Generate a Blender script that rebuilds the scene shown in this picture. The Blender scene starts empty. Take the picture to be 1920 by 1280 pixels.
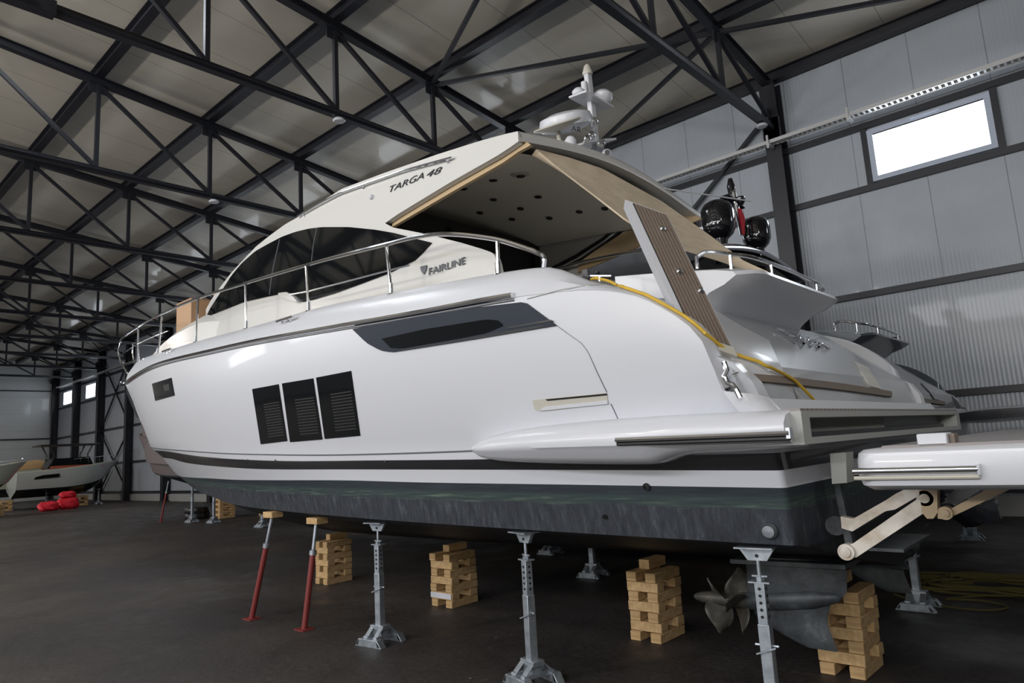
import bpy, bmesh, math, random
import numpy as np
from mathutils import Vector, Matrix
from mathutils.bvhtree import BVHTree
random.seed(7)
S = bpy.context.scene
COL = S.collection

# ------------------------------------------------------------------ camera
F_PX = 1290.2
CAM_M = np.array([[0.73446657, 0.1463797, 0.66267023],
                  [0.67613091, -0.07386304, -0.73306974],
                  [-0.05835969, 0.98646705, -0.15322177]])
CAM = np.array([0.0, 0.0, 1.5])
cd = bpy.data.cameras.new('camera'); cam = bpy.data.objects.new('camera', cd); COL.objects.link(cam)
cd.sensor_width = 36; cd.lens = F_PX / 1920 * 36; cd.clip_start = 0.05; cd.clip_end = 300
mm = Matrix([list(r) for r in CAM_M]).to_4x4(); mm.translation = Vector(CAM); cam.matrix_world = mm
S.camera = cam

# ------------------------------------------------------------------ world, exposure, large lights
S.view_settings.view_transform = 'Standard'; S.view_settings.look = 'None'
S.view_settings.gamma = 1; S.view_settings.use_curve_mapping = False
S.view_settings.exposure = 0.0
w = bpy.data.worlds.new('world'); S.world = w; w.use_nodes = True
w.node_tree.nodes['Background'].inputs[0].default_value = (0.55, 0.65, 0.8, 1)
w.node_tree.nodes['Background'].inputs[1].default_value = 0.05

def area(name, loc, target, sx, sy, power, col, spread=180):
    l = bpy.data.lights.new(name, 'AREA'); l.shape = 'RECTANGLE'; l.size = sx; l.size_y = sy
    l.energy = power; l.color = col; l.spread = math.radians(spread)
    o = bpy.data.objects.new(name, l); COL.objects.link(o); o.location = loc
    d = Vector(target) - Vector(loc); o.rotation_euler = d.to_track_quat('-Z', 'Y').to_euler()
    return o
# added area light for an assumed doorway behind the photographer; the wall is solid
area('doorway_daylight', (-5.5, -9.3, 2.9), (-5.5, 10, 2.7), 9.0, 4.6, 130, (0.93, 0.96, 1.0))
# added lights for assumed strip windows high in that same wall, none built
for xw in (6, -3.5, -13, -24, -36):
    area('window_daylight', (xw, -9.3, 6.4), (xw, 8, 3.5), 8.0, 1.1, 420, (0.95, 0.96, 1.0))
# added warm fill behind the camera, no real fixture, aimed up to brighten the roof
for xu in (3, -6, -16):
    area('wall_uplighter', (xu, -9.2, 3.6), (xu - 1, 3.5, 9.4), 2.4, .5, 240, (1.0, .95, .86), 105)
# added warm lights for assumed high bay lamps under the trusses, no fixtures
for xl, yl, pw in ((-8, -5, 260), (-20, -4, 420), (-33, 2, 500), (-45, 3, 420), (5, 0, 200)):
    area('high_bay_lamp', (xl, yl, 7.2), (xl, yl, 0), 0.9, 0.9, pw, (1.0, 0.93, 0.82))

# ------------------------------------------------------------------ pixel helpers (a pixel and a real depth give a place)
def ray(px, py): return CAM_M @ np.array([px - 960.0, -(py - 640.0), -F_PX])
def at(px, py, X=None, Y=None, Z=None):
    d = ray(px, py)
    t = X / d[0] if X is not None else (Y / d[1] if Y is not None else (Z - 1.5) / d[2])
    p = CAM + t * d
    return (float(p[0]), float(p[1]), float(p[2]))
YC = 5.1

# ------------------------------------------------------------------ materials
MATS = {}
def mat(name, col=(.5, .5, .5), rough=.5, metal=0.0, coat=0.0, spec=.5, fn=None, emis=None, es=0, trans=0):
    m = bpy.data.materials.new(name); m.use_nodes = True; nt = m.node_tree; b = nt.nodes['Principled BSDF']
    b.inputs['Base Color'].default_value = (*col, 1); b.inputs['Roughness'].default_value = rough
    b.inputs['Metallic'].default_value = metal; b.inputs['Coat Weight'].default_value = coat
    b.inputs['Coat Roughness'].default_value = 0.05
    b.inputs['Specular IOR Level'].default_value = spec
    if trans: b.inputs['Transmission Weight'].default_value = trans
    if emis: b.inputs['Emission Color'].default_value = (*emis, 1); b.inputs['Emission Strength'].default_value = es
    if fn: fn(nt, b)
    MATS[name] = m; return m
def tc(nt, kind='Object', scale=(1, 1, 1), rot=(0, 0, 0)):
    c = nt.nodes.new('ShaderNodeTexCoord'); mp = nt.nodes.new('ShaderNodeMapping')
    mp.inputs['Scale'].default_value = scale; mp.inputs['Rotation'].default_value = rot
    nt.links.new(c.outputs[kind], mp.inputs[0]); return mp.outputs[0]
def noise(nt, v, scale, detail=4, rough=.6):
    n = nt.nodes.new('ShaderNodeTexNoise'); n.inputs['Scale'].default_value = scale
    n.inputs['Detail'].default_value = detail; n.inputs['Roughness'].default_value = rough
    nt.links.new(v, n.inputs['Vector']); return n.outputs['Fac']
def ramp(nt, fac, stops):
    r = nt.nodes.new('ShaderNodeValToRGB'); e = r.color_ramp.elements
    e[0].position, e[0].color = stops[0][0], (*stops[0][1], 1)
    e[1].position, e[1].color = stops[-1][0], (*stops[-1][1], 1)
    for p, c in stops[1:-1]:
        x = e.new(p); x.color = (*c, 1)
    nt.links.new(fac, r.inputs[0]); return r.outputs[0]
def mixc(nt, fac, a, b, mode='MIX'):
    m = nt.nodes.new('ShaderNodeMix'); m.data_type = 'RGBA'; m.blend_type = mode
    for s, v in ((0, fac), (6, a), (7, b)):
        if hasattr(v, 'is_output') or hasattr(v, 'links'): nt.links.new(v, m.inputs[s])
        else: m.inputs[s].default_value = v if s == 0 else (*v, 1)
    return m.outputs[2]
def math_(nt, op, a, b=None, clamp=False):
    m = nt.nodes.new('ShaderNodeMath'); m.operation = op; m.use_clamp = clamp
    for i, v in enumerate((a, b)):
        if v is None: continue
        if hasattr(v, 'links'): nt.links.new(v, m.inputs[i])
        else: m.inputs[i].default_value = v
    return m.outputs[0]
def bump(nt, b, h, strength=.2, dist=.01):
    n = nt.nodes.new('ShaderNodeBump'); n.inputs['Strength'].default_value = strength; n.inputs['Distance'].default_value = dist
    nt.links.new(h, n.inputs['Height']); nt.links.new(n.outputs[0], b.inputs['Normal'])
def sep(nt, v):
    s = nt.nodes.new('ShaderNodeSeparateXYZ'); nt.links.new(v, s.inputs[0]); return s.outputs
def pos(nt):
    g = nt.nodes.new('ShaderNodeNewGeometry'); return g.outputs['Position']

def f_floor(nt, b):
    p = pos(nt)
    n1 = noise(nt, p, .35, 5, .6); n2 = noise(nt, p, 22, 6, .75); n3 = noise(nt, p, 2.3, 4)
    c1 = ramp(nt, n1, [(.3, (.036, .033, .034)), (.5, (.054, .047, .044)), (.72, (.095, .078, .066))])
    c2 = ramp(nt, n2, [(.35, (.55, .55, .55)), (.6, (1, 1, 1)), (.78, (2.6, 2.5, 2.3))])
    c = mixc(nt, 1.0, c1, c2, 'MULTIPLY')
    v = nt.nodes.new('ShaderNodeTexVoronoi'); v.inputs['Scale'].default_value = 2.6; v.inputs['Randomness'].default_value = 1
    nt.links.new(p, v.inputs['Vector'])
    sp = ramp(nt, v.outputs['Distance'], [(.015, (1, 1, 1)), (.03, (0, 0, 0))])
    c = mixc(nt, sp, c, (.28, .27, .25))
    nt.links.new(c, b.inputs['Base Color'])
    r = ramp(nt, n3, [(.3, (.38,) * 3), (.7, (.75,) * 3)]); nt.links.new(r, b.inputs['Roughness'])
    bump(nt, b, n2, .5, .01)
mat('asphalt', fn=f_floor, spec=.35)

def f_panel(axis, pitch, joint, base, dirt):
    def f(nt, b):
        s = sep(nt, pos(nt)); a = s[axis]
        # fine ribs + wide panel joints
        rib = math_(nt, 'SINE', math_(nt, 'MULTIPLY', a, 2 * math.pi / pitch))
        fr = math_(nt, 'FRACT', math_(nt, 'DIVIDE', a, joint))
        jn = math_(nt, 'LESS_THAN', fr, .012)
        n = noise(nt, pos(nt), .5, 4)
        c = ramp(nt, n, [(.3, base), (.75, dirt)])
        c = mixc(nt, math_(nt, 'MULTIPLY', jn, .55), c, (.05, .05, .05))
        nt.links.new(c, b.inputs['Base Color'])
        bump(nt, b, rib, .35, .004)
    return f
mat('wall_panel', rough=.33, spec=.5, coat=.15, fn=f_panel(0, .062, 1.1, (.37, .40, .45), (.32, .35, .385)))
mat('end_wall_panel', rough=.35, spec=.5, coat=.15, fn=f_panel(2, .09, 1.1, (.42, .44, .45), (.36, .37, .37)))
mat('roof_panel', rough=.40, spec=.45, coat=.08, fn=f_panel(0, .30, 1.24, (.60, .57, .50), (.52, .49, .43)))
mat('dark_steel', (.014, .015, .021), .42, spec=.5)
mat('galvanized', (.42, .46, .50), .42, .75, fn=lambda nt, b: nt.links.new(ramp(nt, noise(nt, tc(nt), 14, 4), [(.3, (.30, .34, .38)), (.7, (.55, .60, .66))]), b.inputs['Base Color']))
mat('cable_tray_metal', (.5, .5, .5), .45, .7)
mat('white_gelcoat', (.60, .615, .66), .30, coat=.14)
mat('cream_gelcoat', (.74, .72, .66), .25, coat=.3)
mat('warm_gelcoat', (.62, .615, .60), .28, coat=.14)
mat('black_gelcoat', (.012, .013, .016), .18, coat=.4)
def f_anti(nt, b):
    p = pos(nt); z = sep(nt, p)[2]
    mp = nt.nodes.new('ShaderNodeMapping'); mp.inputs['Scale'].default_value = (1.2, 1.2, 26); nt.links.new(p, mp.inputs[0])
    st = noise(nt, mp.outputs[0], 2.5, 5, .7)
    mp2 = nt.nodes.new('ShaderNodeMapping'); mp2.inputs['Scale'].default_value = (9, 9, 1.6); nt.links.new(p, mp2.inputs[0])
    dr = noise(nt, mp2.outputs[0], 3, 5, .7)
    zz = math_(nt, 'ADD', z, math_(nt, 'MULTIPLY', math_(nt, 'SUBTRACT', st, .5), .10))
    base = ramp(nt, dr, [(.3, (.012, .015, .022)), (.55, (.032, .038, .050)), (.8, (.10, .115, .13))])
    g = ramp(nt, st, [(.35, (.018, .032, .036)), (.55, (.035, .058, .055)), (.75, (.15, .19, .14))])
    sl = ramp(nt, st, [(.4, (.014, .020, .030)), (.65, (.024, .036, .044)), (.8, (.05, .07, .07))])
    wlz = math_(nt, 'MULTIPLY', sep(nt, p)[0], .02); d = math_(nt, 'SUBTRACT', math_(nt, 'SUBTRACT', zz, 1.197), math_(nt, 'MULTIPLY', wlz, -1))
    def band(lo, hi, v=None):
        v = v if v is not None else d
        a = math_(nt, 'MULTIPLY', math_(nt, 'SUBTRACT', v, lo), 60, True); c = math_(nt, 'MULTIPLY', math_(nt, 'SUBTRACT', hi, v), 60, True)
        return math_(nt, 'MULTIPLY', a, c)
    c = mixc(nt, band(-.115, .5), base, g); c = mixc(nt, band(-.055, .5), c, sl)
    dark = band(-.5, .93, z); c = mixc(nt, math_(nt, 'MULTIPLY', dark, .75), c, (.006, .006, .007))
    nt.links.new(c, b.inputs['Base Color'])
mat('antifouling', rough=.62, fn=f_anti)
mat('pod_bronze', rough=.5, metal=.2, fn=lambda nt, b: nt.links.new(ramp(nt, noise(nt, tc(nt), 6, 6, .7), [(.35, (.02, .024, .028)), (.6, (.06, .068, .075)), (.8, (.16, .18, .19))]), b.inputs['Base Color']))
mat('prop_metal', rough=.5, metal=.35, fn=lambda nt, b: nt.links.new(ramp(nt, noise(nt, tc(nt), 9, 6, .7), [(.35, (.035, .033, .03)), (.6, (.085, .078, .065)), (.8, (.20, .18, .14))]), b.inputs['Base Color']))
mat('dark_glass', (.005, .006, .007), .05, spec=.3)
mat('hull_glass', (.006, .007, .008), .08, spec=.2)
mat('blind_slat', (.035, .037, .036), .6, spec=.2)
mat('slate_trim', (.020, .026, .040), .5, spec=.2)
mat('chrome', (.80, .81, .83), .12, 1.0)
mat('black_plastic', (.012, .012, .013), .35)
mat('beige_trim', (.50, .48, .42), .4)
mat('ceiling_vinyl', (.72, .69, .64), .6)
mat('tan_lining', (.50, .37, .22), .7)
def f_tan(nt, b):
    n = noise(nt, tc(nt, scale=(3, 3, 10)), 2, 3); nt.links.new(ramp(nt, n, [(.3, (.62, .51, .37)), (.7, (.74, .63, .48))]), b.inputs['Base Color'])
mat('tan_canvas', rough=.8, fn=f_tan)
mat('saloon_dark', (.022, .022, .026), .4)
def f_teak(nt, b):
    u = nt.nodes.new('ShaderNodeUVMap').outputs[0]; s = sep(nt, u)
    fr = math_(nt, 'FRACT', math_(nt, 'MULTIPLY', s[0], 9)); ln = math_(nt, 'LESS_THAN', fr, .16)
    mp = nt.nodes.new('ShaderNodeMapping'); mp.inputs['Scale'].default_value = (30, 3, 1); nt.links.new(u, mp.inputs[0])
    n = noise(nt, mp.outputs[0], 3, 4)
    c = ramp(nt, n, [(.3, (.14, .105, .085)), (.7, (.24, .19, .155))])
    c = mixc(nt, ln, c, (.018, .016, .015)); nt.links.new(c, b.inputs['Base Color'])
mat('teak', rough=.65, fn=f_teak)
def f_teak2(nt, b):
    s = sep(nt, pos(nt)); fr = math_(nt, 'FRACT', math_(nt, 'DIVIDE', s[1], .06)); ln = math_(nt, 'LESS_THAN', fr, .12)
    nt.links.new(mixc(nt, ln, (.26, .24, .24), (.03, .03, .03)), b.inputs['Base Color'])
mat('teak_deck', rough=.65, fn=f_teak2)
mat('teak_plain', (.20, .16, .13), .6)
mat('cardboard', (.42, .27, .16), .8)
def f_wood(nt, b):
    n = noise(nt, tc(nt, scale=(9, 1.5, 9)), 3, 5, .6); nt.links.new(ramp(nt, n, [(.3, (.40, .25, .11)), (.7, (.62, .42, .21))]), b.inputs['Base Color'])
mat('pine', rough=.75, fn=f_wood)
mat('pine_pale', (.62, .56, .48), .75)
mat('red_oxide', (.20, .028, .026), .5)
mat('red_fabric', (.62, .010, .03), .6)
mat('tarp_grey', (.15, .125, .125), .75)
mat('teal_paint', (.02, .42, .36), .4)
mat('hull_cream', (.42, .43, .36), .3, coat=.3)
mat('hull_grey', (.40, .43, .42), .25, coat=.3)
mat('varnished_wood', (.30, .07, .03), .4)
mat('brown_cover', (.42, .27, .13), .8)
mat('dark_gelcoat', (.055, .065, .080), .22, coat=.5)
mat('navy_gelcoat', (.010, .014, .035), .15, coat=.8)
mat('radome_black', (.006, .006, .008), .12, coat=.8)
mat('flag_red', (.45, .015, .03), .7)
mat('yellow_rope', (.62, .40, .04), .6)
mat('old_rope', (.10, .085, .02), .8)
mat('window_frame', (.40, .45, .55), .5)
mat('sky_pane', (.9, .95, 1), .3, emis=(.85, .92, 1.0), es=9)
mat('letter_black', (.015, .015, .02), .4)
mat('letter_grey', (.16, .17, .19), .35, .6)
mat('arm_cream', (.66, .60, .52), .45, fn=lambda nt, b: nt.links.new(ramp(nt, noise(nt, tc(nt), 10, 5), [(.35, (.50, .42, .33)), (.6, (.70, .66, .60))]), b.inputs['Base Color']))
mat('arm_tan', (.52, .40, .26), .5)
mat('platform_grey', (.36, .37, .36), .45)
mat('garage_grey', (.46, .48, .51), .22, coat=.5)
mat('plastic_wrap', (.05, .055, .075), .18, coat=.6)
mat('concrete', (.3, .3, .29), .8)

# ------------------------------------------------------------------ mesh helpers
ORG = {}
def org(p): return ORG.get(p.name, Vector((0, 0, 0))) if p else Vector((0, 0, 0))
def obj(name, V, F, m, parent=None, ang=38, mi=None, uv=None, fixn=True):
    o0 = org(parent)
    V = [Vector(v) - o0 for v in V]
    me = bpy.data.meshes.new(name); me.from_pydata(V, [], [tuple(f) for f in F]); me.update()
    ms = m if isinstance(m, (list, tuple)) else [m]
    for x in ms: me.materials.append(MATS[x])
    if mi:
        for p, i in zip(me.polygons, mi): p.material_index = i
    bm = bmesh.new(); bm.from_mesh(me)
    if uv:
        l = bm.loops.layers.uv.new('UVMap'); bm.faces.ensure_lookup_table(); bm.verts.index_update()
        for f in bm.faces:
            for lp in f.loops: lp[l].uv = uv[lp.vert.index]
    bmesh.ops.remove_doubles(bm, verts=bm.verts, dist=1e-5)
    bmesh.ops.dissolve_degenerate(bm, dist=1e-6, edges=bm.edges)
    if fixn: bmesh.ops.recalc_face_normals(bm, faces=bm.faces)
    for f in bm.faces: f.smooth = True
    a = math.radians(ang)
    for e in bm.edges:
        if len(e.link_faces) == 2: e.smooth = e.calc_face_angle(0) < a
    bm.to_mesh(me); bm.free()
    o = bpy.data.objects.new(name, me); COL.objects.link(o)
    if parent: o.parent = parent
    ORG[o.name] = o0
    return o
def tag(o, label=None, cat=None, group=None, kind=None):
    if label: o['label'] = label
    if cat: o['category'] = cat
    if group: o['group'] = group
    if kind: o['kind'] = kind
    return o
def thing(name, label, cat, loc=(0, 0, 0), group=None):
    o = bpy.data.objects.new(name, None); COL.objects.link(o); o.location = loc; o.empty_display_size = .2
    ORG[o.name] = Vector(loc); return tag(o, label, cat, group)
def copy_tree(o, parent=None):
    c = o.copy(); COL.objects.link(c); c.parent = parent
    if parent is not None and 'label' in c and o.parent is None: pass
    for ch in [x for x in bpy.data.objects if x.parent == o]: copy_tree(ch, c)
    return c
class MB:
    def __init__(s): s.V = []; s.F = []; s.I = []; s.mi = 0
    def add(s, V, F):
        n = len(s.V); s.V += [tuple(v) for v in V]; s.F += [tuple(i + n for i in f) for f in F]; s.I += [s.mi] * len(F); return s
    def box(s, c, d, R=None):
        V = []
        for x in (-.5, .5):
            for y in (-.5, .5):
                for z in (-.5, .5):
                    v = Vector((x * d[0], y * d[1], z * d[2]))
                    if R: v = R @ v
                    V.append(v + Vector(c))
        return s.add(V, [(0, 1, 3, 2), (4, 6, 7, 5), (0, 4, 5, 1), (2, 3, 7, 6), (0, 2, 6, 4), (1, 5, 7, 3)])
    def bb(s, a, b): return s.box([(a[i] + b[i]) / 2 for i in range(3)], [abs(b[i] - a[i]) for i in range(3)])
    def beam(s, a, b, w, h, up=(0, 0, 1)):
        a, b = Vector(a), Vector(b); d = b - a; L = d.length
        if L < 1e-6: return s
        z = d / L; u = Vector(up)
        if abs(z.dot(u)) > .98: u = Vector((0, 1, 0))
        x = u.cross(z).normalized(); y = z.cross(x)
        R = Matrix((x, y, z)).transposed()
        return s.box((a + b) / 2, (w, h, L), R)
    def ibeam(s, a, b, w, h, up=(0, 0, 1), t=.015):
        a, b = Vector(a), Vector(b); z = (b - a).normalized(); u = Vector(up)
        if abs(z.dot(u)) > .98: u = Vector((0, 1, 0))
        x = u.cross(z).normalized(); y = z.cross(x)
        for k in (-1, 1): s.beam(a + y * k * (h / 2 - t / 2), b + y * k * (h / 2 - t / 2), w, t, up)
        return s.beam(a, b, t, h - 2 * t, up)
    def tube(s, pts, r, n=10, closed=False):
        P = [Vector(p) for p in pts]
        Rs = r if isinstance(r, (list, tuple)) else [r] * len(P)
        V = []; F = []; pu = None
        for i, p in enumerate(P):
            a = P[i - 1] if (i > 0 or closed) else P[i]; b = P[(i + 1) % len(P)] if (i < len(P) - 1 or closed) else P[i]
            d = (b - a).normalized()
            if pu is None:
                u = Vector((0, 0, 1)) if abs(d.z) < .9 else Vector((1, 0, 0))
            else: u = pu
            x = (u - d * u.dot(d)).normalized(); y = d.cross(x); pu = x
            for k in range(n):
                t = 2 * math.pi * k / n; V.append(p + (x * math.cos(t) + y * math.sin(t)) * Rs[i])
        m = len(P)
        for i in range(m if closed else m - 1):
            j = (i + 1) % m
            for k in range(n): F.append((i * n + k, i * n + (k + 1) % n, j * n + (k + 1) % n, j * n + k))
        if not closed: F.append(tuple(range(n))[::-1]); F.append(tuple((m - 1) * n + k for k in range(n)))
        return s.add(V, F)
    def lathe(s, prof, c, axis=(0, 0, 1), n=24):
        z = Vector(axis).normalized(); u = Vector((1, 0, 0)) if abs(z.x) < .9 else Vector((0, 1, 0))
        x = (u - z * u.dot(z)).normalized(); y = z.cross(x); V = []; F = []; c = Vector(c)
        for r, h in prof:
            for k in range(n):
                t = 2 * math.pi * k / n; V.append(c + z * h + (x * math.cos(t) + y * math.sin(t)) * max(r, 1e-4))
        for i in range(len(prof) - 1):
            for k in range(n): F.append((i * n + k, i * n + (k + 1) % n, (i + 1) * n + (k + 1) % n, (i + 1) * n + k))
        F.append(tuple(range(n))[::-1]); F.append(tuple((len(prof) - 1) * n + k for k in range(n)))
        return s.add(V, F)
    def prism(s, poly, off):
        n = len(poly); off = Vector(off)
        V = [Vector(p) for p in poly] + [Vector(p) + off for p in poly]
        F = [tuple(range(n)), tuple(range(2 * n - 1, n - 1, -1))] + [(i, (i + 1) % n, n + (i + 1) % n, n + i) for i in range(n)]
        return s.add(V, F)
    def grid(s, rows, loop=False):
        n = len(rows[0]); V = [p for r in rows for p in r]; F = []
        for i in range(len(rows) - 1):
            for k in range(n if loop else n - 1): F.append((i * n + k, i * n + (k + 1) % n, (i + 1) * n + (k + 1) % n, (i + 1) * n + k))
        return s.add(V, F)
    def build(s, name, m, parent=None, ang=38, **k):
        return obj(name, s.V, s.F, m, parent, ang, mi=s.I if isinstance(m, (list, tuple)) else None, **k)
def bevel(o, w=.01, seg=2):
    b = o.modifiers.new('bevel', 'BEVEL'); b.width = w; b.segments = seg; b.limit_method = 'ANGLE'; b.angle_limit = math.radians(40); return o
def smooth_path(pts, n=60):
    P = [np.array(p, float) for p in pts]; P = [2 * P[0] - P[1]] + P + [2 * P[-1] - P[-2]]; out = []
    m = len(P) - 3
    for i in range(n + 1):
        u = i / n * m; k = min(int(u), m - 1); t = u - k; a, b, c, d = P[k:k + 4]
        out.append(tuple(.5 * ((2 * b) + (-a + c) * t + (2 * a - 5 * b + 4 * c - d) * t * t + (-a + 3 * b - 3 * c + d) * t ** 3)))
    return out
def pchip(xs, ys):
    xs = np.array(xs, float); ys = np.array(ys, float); h = np.diff(xs); dl = np.diff(ys) / h; m = np.zeros(len(xs)); m[0] = dl[0]; m[-1] = dl[-1]
    for i in range(1, len(xs) - 1): m[i] = 0 if dl[i - 1] * dl[i] <= 0 else 2 * dl[i - 1] * dl[i] / (dl[i - 1] + dl[i])
    def f(x):
        x = min(max(x, xs[0]), xs[-1]); i = min(max(int(np.searchsorted(xs, x)) - 1, 0), len(h) - 1); t = (x - xs[i]) / h[i]
        return float(ys[i] * (1 + 2 * t) * (1 - t) ** 2 + m[i] * h[i] * t * (1 - t) ** 2 + ys[i + 1] * t * t * (3 - 2 * t) + m[i + 1] * h[i] * t * t * (t - 1))
    return f
def mir(p): return (p[0], 2 * YC - p[1], p[2])
def bvh_of(V, F): return BVHTree.FromPolygons([Vector(v) for v in V], [tuple(f) for f in F])
def resample(pl, n):
    P = [np.array(p, float) for p in pl]; L = [0]
    for a, b in zip(P, P[1:]): L.append(L[-1] + np.linalg.norm(b - a))
    return [tuple(np.array([np.interp(L[-1] * i / n, L, [q[k] for q in P]) for k in range(len(P[0]))])) for i in range(n + 1)]
def hit(bvh, px, py):
    d = Vector(ray(px, py)).normalized(); h, nrm, i, dist = bvh.ray_cast(Vector(CAM), d)
    if h is None: return None
    if nrm.dot(d) > 0: nrm = -nrm
    return h, nrm
def patch_vf(bvh, top, bot, nu=24, nv=4, off=.012, th=.03):
    T = resample(top, nu); B = resample(bot, nu); O = []; I = []
    for j in range(nv + 1):
        ro = []; ri = []; last = None
        for i in range(nu + 1):
            v = j / nv; px = T[i][0] * (1 - v) + B[i][0] * v; py = T[i][1] * (1 - v) + B[i][1] * v
            h = hit(bvh, px, py)
            if h is None:
                d = Vector(ray(px, py)).normalized()
                if last is None: h = (Vector(at(px, py, Y=3.4)), Vector((0, -1, 0)))
                else: h = (Vector(CAM) + d * last[0], last[1])
            last = ((h[0] - Vector(CAM)).length, h[1])
            ro.append(h[0] + h[1] * off); ri.append(h[0] + h[1] * (off - th))
        O.append(ro); I.append(ri)
    n = nu + 1; m = nv + 1; V = [p for r in O for p in r] + [p for r in I for p in r]; F = []; N = n * m
    for j in range(nv):
        for i in range(nu):
            a = j * n + i; F.append((a, a + 1, a + 1 + n, a + n)); F.append((N + a, N + a + n, N + a + 1 + n, N + a + 1))
    for i in range(nu):
        a = i; F.append((a, N + a, N + a + 1, a + 1)); a = (m - 1) * n + i; F.append((a, a + 1, N + a + 1, N + a))
    for j in range(nv):
        a = j * n; F.append((a, a + n, N + a + n, N + a)); a = j * n + n - 1; F.append((a, N + a, N + a + n, a + n))
    return V, F
def patch(name, bvh, top, bot, m, parent, nu=24, nv=4, off=.012, th=.03, ang=50):
    V, F = patch_vf(bvh, top, bot, nu, nv, off, th); return obj(name, V, F, m, parent, ang)
def plate(mb, poly, Y, th): return mb.prism([at(x, y, Y=Y) for x, y in poly], (0, th, 0))
# ------------------------------------------------------------------ hall: floor, walls, roof
WY, NY, RY = 13.4, -9.6, 1.9          # far side wall, near side wall, ridge
XE, XN = -53.1, 13.0                  # far end wall, near end wall
def ztop(y): return 8.4 + (abs(WY - RY) - abs(y - RY)) * .103
def struct(o): o['kind'] = 'structure'; return o
struct(MB().bb((XE - .3, NY - .3, -.2), (XN + .3, WY + .3, 0)).build('floor', 'asphalt'))
struct(MB().bb((XE - .3, WY, 0), (XN + .3, WY + .12, 8.75)).build('wall_right', 'wall_panel'))
struct(MB().bb((XE - .3, NY - .12, 0), (XN + .3, NY, 8.75)).build('wall_left', 'wall_panel'))
def gable(x, th): return MB().prism([(x, NY, 0), (x, WY, 0), (x, WY, 8.7), (x, RY, 9.85), (x, NY, 8.7)], (th, 0, 0))
struct(gable(XE, -.12).build('wall_back', 'end_wall_panel'))
struct(gable(XN, .12).build('wall_front', 'end_wall_panel'))
r = MB(); zr = ztop(RY) + .26; ze = ztop(WY) + .26
r.prism([(XE - .2, RY, zr), (XE - .2, WY + .2, ze), (XE - .2, WY + .2, ze + .1), (XE - .2, RY, zr + .1)], (XN - XE + .4, 0, 0))
r.prism([(XE - .2, RY, zr), (XE - .2, NY - .2, ze), (XE - .2, NY - .2, ze + .1), (XE - .2, RY, zr + .1)], (XN - XE + .4, 0, 0))
struct(r.build('ceiling', 'roof_panel'))
# concrete upstand along the foot of the far wall
struct(MB().bb((XE, WY - .06, 0), (XN, WY + .001, .32)).build('baseboard_right', 'concrete'))

TX = [.4 + 5 * k for k in (2, 1, 0)] + [-4.6 - 4.97 * k for k in range(8)] + [-43.9, -48.35, -52.85]
wd = {-1: 1}
nth = ['first', 'second', 'third', 'fourth', 'fifth', 'sixth', 'seventh', 'eighth', 'ninth', 'tenth', 'eleventh', 'twelfth', 'thirteenth', 'fourteenth']
# windows in the side wall
wn = 0
braced = [(TX[3], TX[4]), (TX[10], TX[11])]
for k in range(len(TX) - 1):
    a, b = TX[k], TX[k + 1]
    if (a, b) in braced or a > 6: continue
    wn += 1; c = (a + b) / 2 + .02; x0, x1, z0, z1 = c - .94, c + .94, 5.87, 6.84
    fr = MB()
    for p, q in (((x0, z0), (x1, z0 + .09)), ((x0, z1 - .09), (x1, z1)), ((x0, z0 + .09), (x0 + .09, z1 - .09)), ((x1 - .09, z0 + .09), (x1, z1 - .09))):
        fr.bb((p[0], WY - .09, p[1]), (q[0], WY + .02, q[1]))
    o = fr.build('window_%d' % wn, 'window_frame'); struct(o)
    pn = MB().bb((x0 + .08, WY - .03, z0 + .08), (x1 - .08, WY - .015, z1 - .08)).build('pane', 'sky_pane', o)
    hd = MB().bb((c - .22, WY - .12, z1 - .045), (c + .22, WY - .09, z1 - .03)).build('stay_bar', 'window_frame', o)
# roof light beside the ridge
sk = MB().bb((-12.6, .6, zr - .17), (-10.2, 3.28, zr - .16)); o = sk.build('window_%d' % (wn + 1), 'sky_pane'); struct(o)

# trusses
nodes = [WY - .15, 10.95, 8.65, 6.4, 4.15, 1.9]; nodes += [2 * RY - y for y in nodes[-2::-1]]
for k, x in enumerate(TX[1:-1]):
    t = thing('roof_truss', '%s dark steel roof truss from the camera end of the hall, spanning between side columns' % nth[k], 'truss', (x, RY, 7.4), 'roof trusses')
    tcb = MB(); bcb = MB()
    for s in (1, -1):
        e = RY + s * (WY - RY - .1)
        tcb.ibeam((x, RY, ztop(RY) - .07), (x, e, ztop(e) - .07), .15, .16)
        bcb.beam((x, RY, 7.4), (x, e, 7.4), .13, .12)
        bcb.box((x, RY + s * .15, 7.4), (.18, .3, .18))
    tcb.build('top_chord', 'dark_steel', t); bcb.build('bottom_chord', 'dark_steel', t)
    for y in nodes[:]:
        MB().beam((x, y, 7.44), (x, y, ztop(y) - .14), .075, .075, (0, 1, 0)).box((x, y, ztop(y) - .2), (.02, .34, .26)).build('post', 'dark_steel', t)
    for s in (1, -1):
        for i in range(5):
            y0, y1 = nodes[i], nodes[i + 1]
            if s < 0: y0, y1 = 2 * RY - y0, 2 * RY - y1
            MB().beam((x, y1, ztop(y1) - .16), (x, y0, 7.46), .07, .07).build('diagonal_brace', 'dark_steel', t)
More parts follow.
